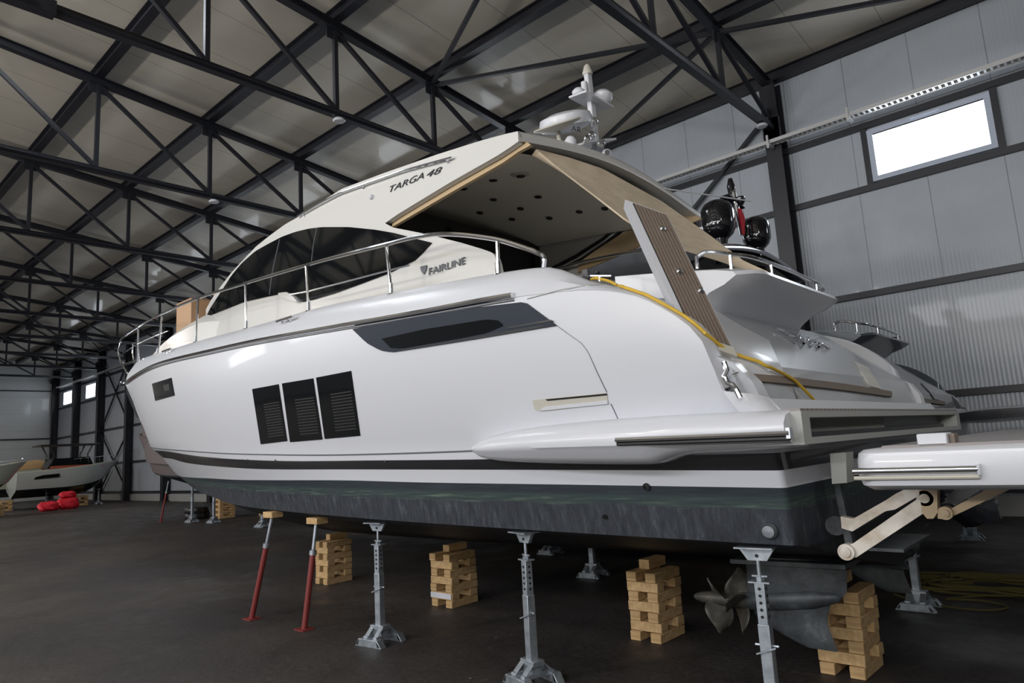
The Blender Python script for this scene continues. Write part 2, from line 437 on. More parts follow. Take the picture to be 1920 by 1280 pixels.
# purlins along the hall
for j, y in enumerate(nodes):
    z = ztop(y) + .12
    side = 'eave' if j in (0, len(nodes) - 1) else ('ridge' if j == 5 else '')
    lab = {0: 'dark steel eave purlin running along the top of the wall with windows', 5: 'dark steel ridge purlin running the length of the hall', 10: 'dark steel eave purlin above the wall behind the photographer'}.get(j, '%s dark steel purlin under the roof panels, counted from the wall %s' % (nth[j] if j < 5 else nth[10 - j], 'with windows' if j < 5 else 'behind the photographer'))
    o = MB().ibeam((XN - .15, y, z), (XE + .15, y, z), .17, .22).build('purlin', 'dark_steel'); tag(o, lab, 'beam', 'roof purlins')
# columns
for k, x in enumerate(TX[:]):
    m = MB().ibeam((x, WY - .2, 0), (x, WY - .2, ztop(WY) - .02), .30, .36, (0, 1, 0), .02)
    m.box((x, WY - .2, .02), (.42, .4, .04)).box((x, WY - .36, 7.35), (.34, .04, .5)).box((x, WY - .42, 7.62), (.05, .2, .3))
    nm = '%s dark steel column against the wall with windows, counted from the camera end' % nth[k]
    tag(m.build('steel_column', 'dark_steel'), nm, 'column', 'wall columns')
for k, x in enumerate(TX[5:]):
    pass
# girts
for z, lab in ((6.95, 'upper dark steel wall rail just over the high windows'), (5.78, 'dark steel wall rail directly under the high windows'), (3.86, 'dark steel wall rail halfway up the wall with windows'), (1.97, 'lowest dark steel wall rail, near head height'), (.42, 'dark steel rail at the foot of the wall with windows')):
    tag(MB().bb((XE + .1, WY - .09, z - .05), (XN - .1, WY - .001, z + .06)).build('wall_rail', 'dark_steel'), lab, 'rail', 'wall rails')
for k in range(1, wn + 1):
    o = bpy.data.objects['window_%d' % k]
    xs = [v.co.x for v in o.data.vertices]
    for q, xx in enumerate((min(xs) - .05, max(xs) + .05)):
        o2 = MB().bb((xx - .05, WY - .09, 5.84), (xx + .05, WY - .002, 6.89)).build('trim_%d' % (2 * k + q), 'dark_steel'); struct(o2)
for z, lab in ((7.0, 'dark steel rail across the far end wall near the roof'), (3.9, 'slim dark rail across the far end wall at mid height')):
    tag(MB().bb((XE + .001, NY, z - .04), (XE + .08, WY - .4, z + .04)).build('wall_rail', 'dark_steel'), lab, 'rail', 'wall rails')
# wall bracing
for (a, b), w_ in zip(braced, ('nearest the camera', 'in the far part of the hall')):
    m = MB()
    for z0, z1 in ((.4, 3.8), (3.9, 7.9)):
        m.beam((a, WY - .16, z0), (b, WY - .16, z1), .07, .07, (0, 1, 0)); m.beam((a, WY - .12, z1), (b, WY - .12, z0), .07, .07, (0, 1, 0))
    tag(m.build('wall_brace', 'dark_steel'), 'crossed dark steel wall bracing between two columns %s' % w_, 'brace', 'wall braces')
# roof bracing in the same bays
for (a, b), w_ in zip(braced, ('nearest the camera', 'in the far part of the hall')):
    m = MB(); zz = lambda y: ztop(y) - .12
    seq = [(b, nodes[0]), (a, nodes[1]), (b, nodes[2]), (a, nodes[3]), (b, nodes[4]), (a, nodes[5])]
    for p, q in zip(seq, seq[1:]): m.beam((p[0], p[1], zz(p[1])), (q[0], q[1], zz(q[1])), .07, .07)
    if a > -10: m.beam((a, nodes[1], zz(nodes[1])), (.4, nodes[0], zz(nodes[0])), .07, .07)
    tag(m.build('roof_brace', 'dark_steel'), 'zigzag dark steel bracing under the roof %s' % w_, 'brace', 'roof braces')
# cable tray
m = MB()
for yy in (WY - .62, WY - .46): m.bb((6, yy - .008, 7.0), (XE + 2, yy + .008, 7.07))
x = 5.9
while x > -20:
    m.bb((x, WY - .62, 7.0), (x + .035, WY - .46, 7.012)); x -= .09
for k, x in enumerate([-3.15] + TX[3:9]): m.bb((x - .03, WY - .66, 6.95), (x + .03, WY - .42, 6.995)).bb((x - .02, WY - .67, 6.9), (x + .02, WY - .64, 7.16))
tag(m.build('cable_tray', 'cable_tray_metal'), 'perforated galvanised cable tray running along the wall above the windows', 'cable tray')
# small white fittings on the trusses
for x, y, lab in ((-4.6, 12.55, 'small white sensor clipped under the nearest truss beside the column'), (-9.57, 6.45, 'small white sensor under the truss above the yacht windshield'), (-14.54, 6.5, 'small white sensor under a truss left of the yacht roof')):
    o = MB().lathe([(.0, 0), (.09, .0), (.11, .02), (.09, .05), (0, .06)], (x, y, 7.27)).build('ceiling_sensor', 'white_gelcoat'); tag(o, lab, 'sensor', 'truss sensors')
# ------------------------------------------------------------------ the motor yacht
YL = 'large white motor yacht on metal stands, filling the hall, with dark hull windows and hardtop'
yacht = thing('motor_yacht', YL, 'yacht', (-7.5, YC, 0))
SH = [(0, 0), (1, .36), (2, .70), (3, 1.02), (4, 1.29), (5, 1.51), (6, 1.69), (7, 1.82), (8, 1.91), (9, 1.96), (10, 1.98), (20, 1.98)]
LO = [(0, 0), (1, .38), (2, .76), (3, 1.09), (4, 1.35), (5, 1.55), (6, 1.69), (7, 1.77), (8, 1.80), (20, 1.80)]
fS, fL = pchip(*zip(*SH)), pchip(*zip(*LO))
def beam_f(base, k, x0, taper=.12):
    return lambda X: max(0, base(max(X - x0, 0)) * k - (taper * ((X + 5) / 3.6) ** 2 if X > -5 else 0))
zt = lambda t: pchip([a for a, b in t], [b for a, b in t])
CUR = [  # name, stem X, stern X, beam, height
    ('keel', -11.8, -1.36, lambda X: 0.0, zt([(-11.6, 1.07), (-10, .80), (-8.6, .64), (-7.7, .585), (-6, .575), (-1.3, .60)])),
    ('low', -12.2, -1.36, beam_f(fL, .50, -12.2, .05), zt([(-11.95, 1.18), (-10, .98), (-8.6, .86), (-7, .80), (-6, .79), (-1.3, .77)])),
    ('chine', -12.5, -1.405, beam_f(fL, .94, -12.5), zt([(-12.2, 1.29), (-9.84, 1.20), (-8.64, 1.13), (-7.5, 1.06), (-6, 1.03), (-5.2, 1.015), (-4, .99), (-2.7, .965), (-1.3, .94)])),
    ('anti', -12.6, -1.405, beam_f(fL, .955, -12.6), zt([(-12.3, 1.33), (-9.84, 1.27), (-7.5, 1.20), (-5.2, 1.16), (-1.3, 1.07)])),
    ('wl', -12.8, -1.405, beam_f(fL, .97, -12.8), zt([(-12.5, 1.385), (-8.4, 1.36), (-7.2, 1.34), (-5.1, 1.32), (-4, 1.29), (-2.67, 1.26), (-1.3, 1.225)])),
    ('bbot', -13.45, -1.405, beam_f(fL, .985, -13.45), zt([(-13.2, 1.71), (-10.1, 1.64), (-8.88, 1.56), (-7.5, 1.49), (-6.3, 1.44), (-5, 1.41), (-3.4, 1.37), (-1.3, 1.312)])),
    ('btop', -13.8, -1.405, beam_f(fL, 1.0, -13.8), zt([(-13.5, 1.86), (-9.8, 1.735), (-7.85, 1.61), (-6.8, 1.55), (-5.65, 1.5), (-4.5, 1.47), (-3.37, 1.44), (-1.3, 1.40)])),
    ('knuck', -13.95, -1.41, beam_f(fL, 1.0, -13.95), zt([(-13.62, 1.95), (-8.66, 1.71), (-7.28, 1.63), (-6.47, 1.59), (-4.97, 1.53), (-3.49, 1.50), (-1.3, 1.48)])),
    ('sheer', -15.35, -1.53, beam_f(fS, 1.0, -15.35), zt([(-15.35, 3.27), (-13, 3.0), (-11.44, 2.87), (-9.16, 2.80), (-7.23, 2.69), (-6.1, 2.63), (-5.3, 2.58), (-4.66, 2.54), (-3.64, 2.48), (-2.86, 2.44), (-2.63, 2.42), (-2.28, 2.38), (-2.0, 2.30), (-1.76, 2.15), (-1.62, 2.0), (-1.53, 1.72)])),
]
SHX = CUR[-1]
NS = 90
def station(s): return 1 - (1 - s) ** 1.35 if s > .5 else 1 - (1 - s) ** 1.35
def crow(c, s):
    n, x0, x1, b, z = c; X = x0 + (x1 - x0) * s; return (X, YC - b(X), z(X))
cols = []
ss = [station(i / NS) for i in range(NS + 1)]
for s in ss:
    col = [crow(c, s) for c in CUR[:-1]]
    K, T = col[-1], crow(CUR[-1], s)
    for j in range(1, 11):
        t = j / 10; bul = .05 * math.sin(math.pi * t) * min(1, max(0, (K[0] + 12) / 5)) - .03 * math.sin(math.pi * t) * min(1, max(0, (-K[0] - 10) / 3))
        col.append((K[0] + (T[0] - K[0]) * t, K[1] + (T[1] - K[1]) * t - bul, K[2] + (T[2] - K[2]) * t))
    cols.append(col)
# rounded corner into the transom
last = cols[-1]; rad = .17
for q in range(1, 7):
    a = q / 6 * math.pi / 2
    rr_ = lambda i: .035 if i < 7 else .035 + .135 * min(1, (i - 6) / 4)
    cols.append([(p[0] + rr_(i) * math.sin(a), p[1] + rr_(i) * (1 - math.cos(a)) * (1 if i > 0 else 0), p[2] - (.0 if i < 8 else .05 * (i - 7) / 10 * q / 6)) for i, p in enumerate(last)])
last = cols[-1]
for q in range(1, 13):
    v = q / 24; cols.append([(p[0], p[1] + (2 * YC - 2 * p[1]) * v, p[2]) for p in last])
half = len(cols)
cols = cols + [[mir(p) for p in c] for c in cols[-2::-1]]
nr = len(cols[0]); HV = [p for c in cols for p in c]; HF = []; HI = []
rowm = [0, 0, 0, 0, 1, 2, 1]      # material for the strip above row i: antifouling / white / black
for i in range(len(cols) - 1):
    for k in range(nr - 1):
        HF.append((i * nr + k, (i + 1) * nr + k, (i + 1) * nr + k + 1, i * nr + k + 1)); HI.append(rowm[k] if k < len(rowm) else 1)
hull = obj('hull', HV, HF, ['antifouling', 'white_gelcoat', 'black_gelcoat'], yacht, 32, mi=HI)
HB = bvh_of(HV, HF)
def zS(X): return SHX[4](X)
def bS(X): return SHX[3](X)

# bulwark from the rubbing strake up to the rail bases
zDf = zt([(-15.3, 3.42), (-12, 3.22), (-9.57, 3.03), (-7.73, 2.915), (-6.43, 2.845), (-5.26, 2.81), (-4.12, 2.735), (-3.03, 2.655), (-2.66, 2.61), (-2.5, 2.545), (-2.39, 2.48), (-2.3, 2.435), (-2.13, 2.37), (-1.96, 2.30), (-1.76, 2.165), (-1.62, 2.02), (-1.53, 1.74)])
def bD(X): return max(0, bS(X) - .12 * min(1, max(0, (X + 15.35) / 1.5)) + (.05 * min(1, max(0, (X + 2.6) / .5))))
DX = [-15.3 + (15.3 - 1.53) * station(i / NS) for i in range(NS + 1)]
rows = [[], [], [], [], [], []]
for X in DX:
    xs = max(X, -15.349); b0, z0, b1, z1 = bS(xs), zS(xs), bD(X), max(zDf(X), zS(X) + .012)
    for j, (b, z) in enumerate(((b0 + .004, z0), (b0 * .55 + b1 * .45 + .02, z0 * .45 + z1 * .55), (b1, z1), (b1 - .03, z1 + .012), (b1 - .08, z1 + .005), (b1 - .16, z1 - .10))):
        rows[j].append((X, YC - max(b, 0), z))
m = MB().grid(rows); m.grid([[mir(p) for p in r] for r in rows]); bul = m.build('bulwark', 'white_gelcoat', yacht, 30)
BB = bvh_of([p for r in rows for p in r], [(i * (NS + 1) + k, i * (NS + 1) + k + 1, (i + 1) * (NS + 1) + k + 1, (i + 1) * (NS + 1) + k) for i in range(5) for k in range(NS)])
m = MB(); m.grid([[(X, YC - max(bD(X) - .15, 0), zDf(X) - .09) for X in DX if X < -2.2], [(X, YC, zDf(X) - .05) for X in DX if X < -2.2], [(X, YC + max(bD(X) - .15, 0), zDf(X) - .09) for X in DX if X < -2.2]])
m.build('deck', 'cream_gelcoat', yacht)

# chrome rubbing strake along the sheer
SX = [x for x in DX if x < -2.78] + [-2.82]
m = MB()
for f_ in (lambda p: p, mir):
    m.tube([f_((X, YC - bS(X) - .012, zS(X) + .012)) for X in SX], .021, 8)
m.build('rubbing_strake', 'chrome', yacht)
m = MB()
for f_ in (lambda p: p, mir):
    m.tube([f_((X, YC - bS(X) + .002, zS(X) - .020)) for X in SX], .007, 6)
m.build('strake_seal', 'black_plastic', yacht)
m = MB(); m.tube([(X, YC - beam_f(fL, 1, -13.95)(X) - .004, CUR[7][4](X)) for X in [-13.4 + i * .2 for i in range(52)]], .006, 6)
m.build('hull_pinline', 'letter_grey', yacht)

# glazing and fittings on the port topsides
def hwin(name, quad, m, off=.008, nu=10, nv=6, parent=yacht, label=None, th=.03):
    (a, b, c, d) = quad; o = patch(name, HB, [a, b], [d, c], m, parent, nu, nv, off, th)
    if label: o['label'] = label
    return o
for q in ([(474, 729), (523, 720), (539, 826), (490, 832)], [(530, 718.5), (588, 709), (605, 823), (545, 828)], [(594, 707.5), (659, 695), (676, 816), (610, 822)]):
    o = hwin('hull_window', q, 'hull_glass')
    (a, b, c, d) = q
    L = lambda u, v: tuple((a[i] * (1 - u) + b[i] * u) * (1 - v) + (d[i] * (1 - u) + c[i] * u) * v for i in (0, 1))
    mm_ = MB()
    for k in range(13):
        v0 = .30 + k * .048
        V, F = patch_vf(HB, [L(.34, v0), L(.94, v0)], [L(.34, v0 + .018), L(.94, v0 + .018)], 3, 1, .0095, .004); mm_.add(V, F)
    mm_.build('window_blind', 'blind_slat', o)
o = hwin('bow_window', [(286, 719), (322, 708), (328, 741), (292, 751)], 'hull_glass')
V, F = patch_vf(HB, [(307, 722), (318, 719)], [(310, 733), (319, 731)], 2, 2, .0095, .004); obj('porthole_latch', V, F, 'blind_slat', o)
# long slate coloured side moulding with its recessed saloon window
top = [(663, 616.5), (800, 591), (900, 574), (985, 565)]; bot = [(668, 622), (690, 643), (716, 657), (737, 660), (800, 650), (1045, 610)]
sm_ = patch('side_moulding', HB, [(663, 617), (720, 606), (800, 591.5), (900, 576), (985, 566), (1045, 610)], [(663, 617), (690, 643), (716, 657), (737, 660), (900, 634), (1045, 610)], 'slate_trim', yacht, 40, 6, .014, .04)
patch('recessed_window', HB, [(719, 635), (800, 617), (915, 599), (936, 600), (944, 607)], [(736, 652), (757, 653), (870, 633), (915, 624), (946, 611)], 'dark_glass', sm_, 24, 3, .019, .01)
patch('moulding_step', HB, [(956, 613), (1000, 605.5), (1033, 599)], [(956, 616), (1000, 608.5), (1040, 602)], 'black_plastic', sm_, 10, 1, .018, .01)
patch('moulding_lip', HB, [(757, 655), (900, 631), (1010, 611)], [(752, 657.5), (900, 634), (1030, 612)], 'black_plastic', sm_, 14, 1, .018, .01)
# engine room vent near the quarter; recess shade painted as cream panel and dark line
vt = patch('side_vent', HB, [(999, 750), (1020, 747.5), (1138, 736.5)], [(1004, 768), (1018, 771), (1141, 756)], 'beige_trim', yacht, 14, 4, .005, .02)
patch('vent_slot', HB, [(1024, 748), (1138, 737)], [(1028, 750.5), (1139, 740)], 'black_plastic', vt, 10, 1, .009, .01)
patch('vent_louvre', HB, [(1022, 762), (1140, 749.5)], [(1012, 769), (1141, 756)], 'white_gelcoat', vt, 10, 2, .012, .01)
# moulding joint down the quarter
jl = [(1045, 611), (1060, 622), (1090, 643), (1103, 660), (1120, 698), (1138, 735)]
m = MB(); P = [hit(HB, *p) for p in resample(jl, 20)]; m.tube([p[0] + p[1] * .001 for p in P if p], .003, 6)
P = [hit(HB, *p) for p in resample([(1146, 757), (1152, 770), (1160, 788)], 6)]; m.tube([p[0] + p[1] * .001 for p in P if p], .003, 6)
m.build('moulding_joint', 'letter_grey', yacht)
m = MB(); P = [hit(BB, *p) or hit(HB, *p) for p in resample([(989, 560), (1050, 544), (1100, 535), (1180, 532)], 16)]
m.tube([p[0] + p[1] * .002 for p in P if p], .004, 6); m.build('deck_joint', 'platform_grey', yacht)
# through hull outlets and emblem light
for x, y, r in ((1213, 912, .022), (1135, 968, .014), (457, 861, .008), (466, 861, .008), (518, 862, .01), (723, 863, .009), (711, 612, .006)):
    h = hit(HB, x, y)
    if h: MB().lathe([(r * .55, -.01), (r * .55, .012), (r, .012), (r, 0), (r * 1.1, -.01)], h[0], h[1], 14).build('drain_outlet', 'black_plastic' if r > .012 else 'chrome', yacht)
h = hit(HB, 1443, 994)
if h:
    o = MB().lathe([(.044, -.01), (.044, .012), (.038, .018), (0, .02)], h[0], h[1], 24).build('underwater_light', 'pod_bronze', yacht)
    mm_ = MB().lathe([(.03, .018), (.03, .026), (0, .03)], h[0], h[1], 20); mm_.build('light_lens', 'galvanized', o)

# foredeck trunk
m = MB(); rows = []
tz = zt([(-13.9, 3.30), (-13.2, 3.35), (-12.2, 3.47), (-11.6, 3.57), (-11.0, 3.65), (-10.2, 3.71), (-9.3, 3.72), (-8.0, 3.5)])
tw = zt([(-13.9, .25), (-12.9, .55), (-12, .75), (-11, .95), (-10, 1.10), (-9.2, 1.19), (-8, 1.22)])
for i in range(31):
    X = -13.9 + i * 6.6 / 30; b = tw(X); zb = zDf(X) - .1; z1 = tz(X) if i else zb + .02; r = []
    for k in range(-12, 13):
        v = k / 12; a = abs(v); yy = b * (1 if a > .85 else a / .85 * .93); zq = zb if a > .99 else zb + (z1 - zb) * (1 - max(0, (a - .35) / .65) ** 2.6 * .55) 
        r.append((X, YC + math.copysign(yy, v), zq))
    rows.append(r)
m.grid(rows); m.build('foredeck_trunk', 'warm_gelcoat', yacht, 40)

# superstructure guide surface (port side)
bG = zt([(-12, .35), (-10.5, .75), (-9.6, 1.02), (-9, 1.18), (-8, 1.36), (-7, 1.46), (-6, 1.52), (-5, 1.54), (-2, 1.52)])
def bG_(X, Z): return bG(X) - .11 * (Z - 2.7)
GX = [-12 + i * .2 for i in range(52)]; GZ = [2.2 + i * .1 for i in range(24)]
GV = [(x, YC - bG_(x, z), z) for z in GZ for x in GX]; GF = [(i * 52 + k, i * 52 + k + 1, (i + 1) * 52 + k + 1, (i + 1) * 52 + k) for i in range(23) for k in range(51)]
GB = bvh_of(GV, GF)
Rpx = [(386, 580), (395, 563), (410, 542), (432, 513), (455, 488), (480, 462), (505, 442), (535, 420), (562, 405), (600, 380), (640, 354), (722, 323.5), (821, 289), (900, 264), (952, 250), (971, 246)]
# cabin side in three joined panels: front + window band, roof wing, aft arm
base = [(386, 640), (466, 632), (565, 612), (722, 582)]
m = MB()
V, F = patch_vf(GB, [p for p in Rpx if p[0] <= 722.5], base, 46, 14, .0, .05); m.add(V, F)
V, F = patch_vf(GB, [(722, 323.5), (821, 289), (900, 264), (952, 250), (971, 246)], [(722, 418), (745, 402), (842, 343), (932, 292), (958, 275), (972, 265)], 30, 6, .0, .05); m.add(V, F)
V, F = patch_vf(GB, [(722, 418), (735, 426), (801, 439), (865, 455), (905, 467), (925, 474), (932, 488), (936, 509)], [(722, 582), (760, 570), (801, 557), (865, 545), (905, 538), (925, 533), (932, 530), (938, 528)], 30, 8, .0, .05); m.add(V, F)
cab = m.build('cabin_side', 'warm_gelcoat', yacht, 40)
cab2 = obj('cabin_side', [mir(v) for v in m.V], m.F, 'warm_gelcoat', yacht, 40)
# tan lining inside the roof wing
def inboard(V, d): return [(v[0], v[1] + d, v[2]) for v in V]
WT = [(730, 395), (821, 320), (900, 277), (948, 257), (969, 252)]; WB = [(724, 422), (842, 352), (932, 300), (963, 278), (985, 266)]
V, F = patch_vf(GB, WT, WB, 24, 3, -.06, .03); V2 = V
obj('wing_lining', V, F, 'tan_lining', yacht); obj('wing_lining', [mir(v) for v in V], F, 'tan_lining', yacht)
# side windows
wt = [(389, 591), (396, 577), (417, 545), (435, 517), (455, 493), (480, 471), (505, 457), (530, 444), (555, 435), (580, 429), (605, 426), (655, 426), (705, 431), (740, 437), (770, 445), (811, 455.5)]
wb = [(389, 591), (396, 591.5), (457, 567), (500, 557), (530, 551), (545, 550), (554, 557), (565, 567.5), (590, 562), (630, 550), (680, 532), (730, 513), (750, 503), (780, 488), (795, 473), (811, 455.5)]
sw = patch('side_window', GB, wt, wb, 'dark_glass', yacht, 60, 8, .010, .03)
obj('side_window', [mir(Vector(v) + org(sw)) for v in [x.co for x in sw.data.vertices]], [tuple(p.vertices) for p in sw.data.polygons], 'dark_glass', yacht)
m = MB()
for l in ([(526, 449), (519, 480), (512, 512), (507, 553)], [(596, 428), (590, 455), (586, 490)]):
    P = [hit(GB, *p) for p in resample(l, 8)]; m.tube([p[0] + p[1] * .012 for p in P if p], .004, 6)
m.build('window_divider', 'letter_grey', sw)
# moulded step where the side deck rises
V, F = patch_vf(GB, [(530, 551), (545, 549), (556, 556), (565, 566)], [(530, 556), (545, 562), (556, 566), (565, 568)], 8, 2, .05, .06); obj('window_step', V, F, 'warm_gelcoat', yacht)

# hardtop: spans from the port roof edge to the starboard one
RP = []
for p in resample(Rpx, 60):
    h = hit(GB, *p)
    if h: RP.append(h[0])
def front(X): return max(0, min(1, (-6.0 - X) / 3.2))
rows = []; rows2 = []; nv = 18
for p in RP:
    r = []; r2 = []
    for k in range(nv + 1):
        v = k / nv; c = math.sin(math.pi * v); c2 = 1 - abs(2 * v - 1) ** 2.2
        w_ = front(p[0]); X = p[0] - 1.3 * c2 * w_ * .8; y = p[1] + (2 * YC - 2 * p[1]) * v
        z = p[2] + .16 * c * (1 - w_) + .10 * c2 * w_
        r.append((X, y, z)); r2.append((X + .03, y, z - .09))
    rows.append(r); rows2.append(r2)
ng = sum(1 for p in RP if front(p[0]) > .12)
m = MB(); m.grid(rows[ng - 1:]); m.grid(rows2[ng - 1:])
a, b = rows[-1], rows2[-1]; m.grid([a, [((p[0] + q[0]) / 2 + .02, p[1], (p[2] + q[2]) / 2) for p, q in zip(a, b)], b])
m.grid([rows[ng - 1], rows2[ng - 1]])
ht = m.build('hardtop', 'warm_gelcoat', yacht, 50, fixn=True)
m = MB(); m.grid(rows[:ng]); m.grid(rows2[:ng]); m.build('windshield', 'dark_glass', yacht, 60)
# cockpit ceiling
cr = []
for r in rows2:
    if r[0][0] > -7.2: cr.append([(p[0] - .12, YC + (p[1] - YC) * .95, p[2] - .03) for p in r])
m = MB().grid(cr); cl = m.build('cockpit_ceiling', 'ceiling_vinyl', yacht, 60)
CV = [p for r in cr for p in r]; CB = bvh_of(CV, [(i * (nv + 1) + k, i * (nv + 1) + k + 1, (i + 1) * (nv + 1) + k + 1, (i + 1) * (nv + 1) + k) for i in range(len(cr) - 1) for k in range(nv)])
for x, y in ((925, 337), (869, 353), (925, 373), (976, 390), (1030, 408), (1086, 396), (1134, 390), (1009, 368), (960, 410), (900, 398)):
    h = hit(CB, x, y)
    if h: MB().lathe([(.026, 0), (.036, 0), (.040, .006), (.036, .012), (.026, .012), (.024, .003)], h[0] + h[1] * .002, h[1], 18).build('downlight', 'black_plastic', cl)
h = hit(CB, 976, 326)
if h:
    o = MB().lathe([(.085, 0), (.08, .012), (0, .014)], h[0] + h[1] * .002, h[1], 24).build('ceiling_speaker', 'beige_trim', cl)
    MB().lathe([(.04, .014), (.035, .03), (0, .034)], h[0] + h[1] * .002, h[1], 16).build('speaker_centre', 'black_plastic', o)
# saloon bulkhead with dark glass doors
m = MB().bb((-5.35, YC - 1.36, 2.2), (-5.28, YC + 1.36, 4.0)); m.build('saloon_doors', 'saloon_dark', yacht)
m = MB()
for yy in (-.95, -.2, .55, 1.2): m.bb((-5.27, YC + yy, 2.2), (-5.24, YC + yy + .05, 3.9))
m.build('door_frame', 'black_plastic', yacht)
# starboard cockpit side trim seen through the opening
m = MB()
for l in ([(1035, 503), (1080, 480), (1130, 448), (1180, 408)], [(1050, 505), (1090, 486), (1135, 456), (1185, 418)]):
    m.tube([at(x, y, Y=6.45) for x, y in l], .02, 8)
m.build('cockpit_frame', 'black_plastic', yacht)
m = MB().tube(smooth_path([at(x, y, Y=6.35) for x, y in [(1048, 503), (1075, 495), (1110, 486), (1150, 478), (1205, 470)]], 16), .016, 8); m.build('cockpit_grab_rail', 'chrome', yacht)

# sun awning hung from the aft edge of the hardtop to the sun pad rail
U = [at(1006, 279, X=-3.12), at(1070, 296, X=-3.12), at(1130, 316, X=-3.13), at(1241, 377, X=-3.15), at(1330, 440, X=-2.75), at(1395, 489, X=-2.3), at(1440, 509, X=-2.1)]
Lw = [at(1006, 280, X=-3.10), at(1043, 311, X=-3.02), at(1127, 375, X=-2.85), at(1177, 414, X=-2.7), at(1280, 467, X=-2.45), at(1380, 497, X=-2.2), at(1440, 520, X=-2.05)]
U, Lw = resample(U, 40), resample(Lw, 40); rows = []
for v in range(9):
    t = v / 8; rows.append([tuple(np.array(a) * (1 - t) + np.array(b) * t + np.array([-.04, 0, -.03]) * math.sin(math.pi * t)) for a, b in zip(U, Lw)])
rows += [[(p[0] - .012, p[1], p[2] - .004) for p in r] for r in rows[::-1]]
aw = MB().grid(rows).build('cockpit_awning', 'tan_canvas', yacht, 60)

# chrome grab rail along the roof edge
def off_path(px, d=.05, n=30):
    out = []
    for p in resample(px, n):
        h = hit(GB, *p)
        if h: out.append(h[0] + Vector((0, -d, 0)))
    return out
P = off_path([(562, 407), (600, 385), (640, 364), (694, 345), (760, 322), (853, 297)], .03)
m = MB().tube(P, .011, 8); gr = m.build('roof_grab_rail', 'chrome', yacht)
for i in (1, 13, 29): MB().tube([P[i], P[i] + Vector((0, .04, -.01))], .012, 8).lathe([(.022, 0), (.022, .012), (0, .015)], P[i] + Vector((0, .03, -.012)), (0, -1, 0), 12).build('rail_foot', 'chrome', gr)
h = hit(GB, 698, 370); MB().lathe([(.025, 0), (.025, .02), (.018, .03), (0, .032)], h[0], h[1], 16).build('courtesy_light', 'white_gelcoat', yacht)

# lettering
FONT_I = 0
def letters(name, text, p0, p1, height_px, m, parent, bvh, off=.004, depth=.004, shear=0, bold=0, stretch=None):
    h0, h1 = hit(bvh, *p0), hit(bvh, *p1)
    a, b = h0[0] + h0[1] * off, h1[0] + h1[1] * off
    x = (b - a).normalized(); n = ((h0[1] + h1[1]) / 2).normalized(); y = n.cross(x).normalized()
    if y.z < 0: y = -y
    n = x.cross(y)
    c = bpy.data.curves.new(name, 'FONT'); c.body = text; c.size = 1; c.extrude = 0; c.shear = shear; c.offset = bold
    o = bpy.data.objects.new('t', c); COL.objects.link(o); dg = bpy.context.evaluated_depsgraph_get(); me = bpy.data.meshes.new_from_object(o.evaluated_get(dg))
    V = [v.co.copy() for v in me.vertices]; F = [tuple(p.vertices) for p in me.polygons]; bpy.data.objects.remove(o)
    xs = [v.x for v in V]; ys = [v.y for v in V]; L = (b - a).length
    mid = ((p0[0] + p1[0]) / 2, (p0[1] + p1[1]) / 2 - height_px); hh = hit(bvh, *mid); hm = hit(bvh, (p0[0] + p1[0]) / 2, (p0[1] + p1[1]) / 2)
    H = (hh[0] - hm[0]).length
    W = [a + x * ((v.x - min(xs)) / (max(xs) - min(xs)) * L) + y * ((v.y - min(ys)) / (max(ys) - min(ys)) * H) for v in V]
    N = len(W); W2 = [p + n * depth for p in W]
    return obj(name, W + W2, F + [tuple(i + N for i in f[::-1]) for f in F], m, parent, 30)
letters('side_lettering', 'FAIRLINE', (806, 516), (874, 495), 12.5, 'letter_grey', yacht, GB, .006, .01)
h = [hit(GB, *p) for p in [(790, 500.5), (796, 499), (802, 497.5), (801, 506), (796.5, 515), (792, 509)]]
MB().prism([p[0] + p[1] * .004 for p in h], h[0][1] * .01).build('shield_emblem', 'letter_grey', yacht)
letters('roof_lettering', 'TARGA', (731, 361), (795, 334.5), 11, 'letter_black', yacht, GB, .004, .003, .3)
letters('roof_lettering', '48', (800, 333.5), (829, 324), 11, 'letter_black', yacht, GB, .004, .003, .3)

# side deck rail
def P3(px, py, b): return at(px, py, Y=YC - b)
rp = [(1019, 502, 1.80), (1020, 486, 1.80), (1012, 476, 1.80), (976, 462, 1.80), (932, 449, 1.80), (885, 442, 1.81), (846, 439, 1.82), (809, 440, 1.82), (771, 446, 1.82), (724, 458, 1.83), (640, 479, 1.83), (574, 497, 1.83), (460, 531, 1.80), (371, 559, 1.68), (304, 588, 1.42), (259, 612, 1.06)]
RL = [P3(*p) for p in rp] + [(-13.6, YC - .62, 3.98), (-14.9, YC - .30, 4.10), (-15.45, YC - .12, 4.14)]
RL = smooth_path(RL, 90)
rail = MB().tube(RL, .017, 8).tube([mir(p) for p in RL], .017, 8)
rl = rail.build('bow_rail', 'chrome', yacht)
def railz(X):
    q = min(RL[12:], key=lambda p: abs(p[0] - X)); return q
for px, py in ((932, 449), (724, 458), (574, 497), (460, 531), (371, 559), (304, 588), (259, 612)):
    b = dict(((a, c), d) for a, c, d in rp)[(px, py)]; t = Vector(P3(px, py, b)); X = t.x + .05 if px < 900 else t.x
    bt = Vector((X, YC - bD(X) + .02, max(zDf(X), zS(X)) - .005))
    for f_ in (lambda p: p, mir):
        MB().tube([f_(t), f_(bt)], .014, 8).tube([f_(bt), f_(bt + Vector((0, 0, .09)))], .02, 8).lathe([(.035, 0), (.03, .01), (0, .012)], f_(bt), n=12).build('stanchion', 'chrome', rl)
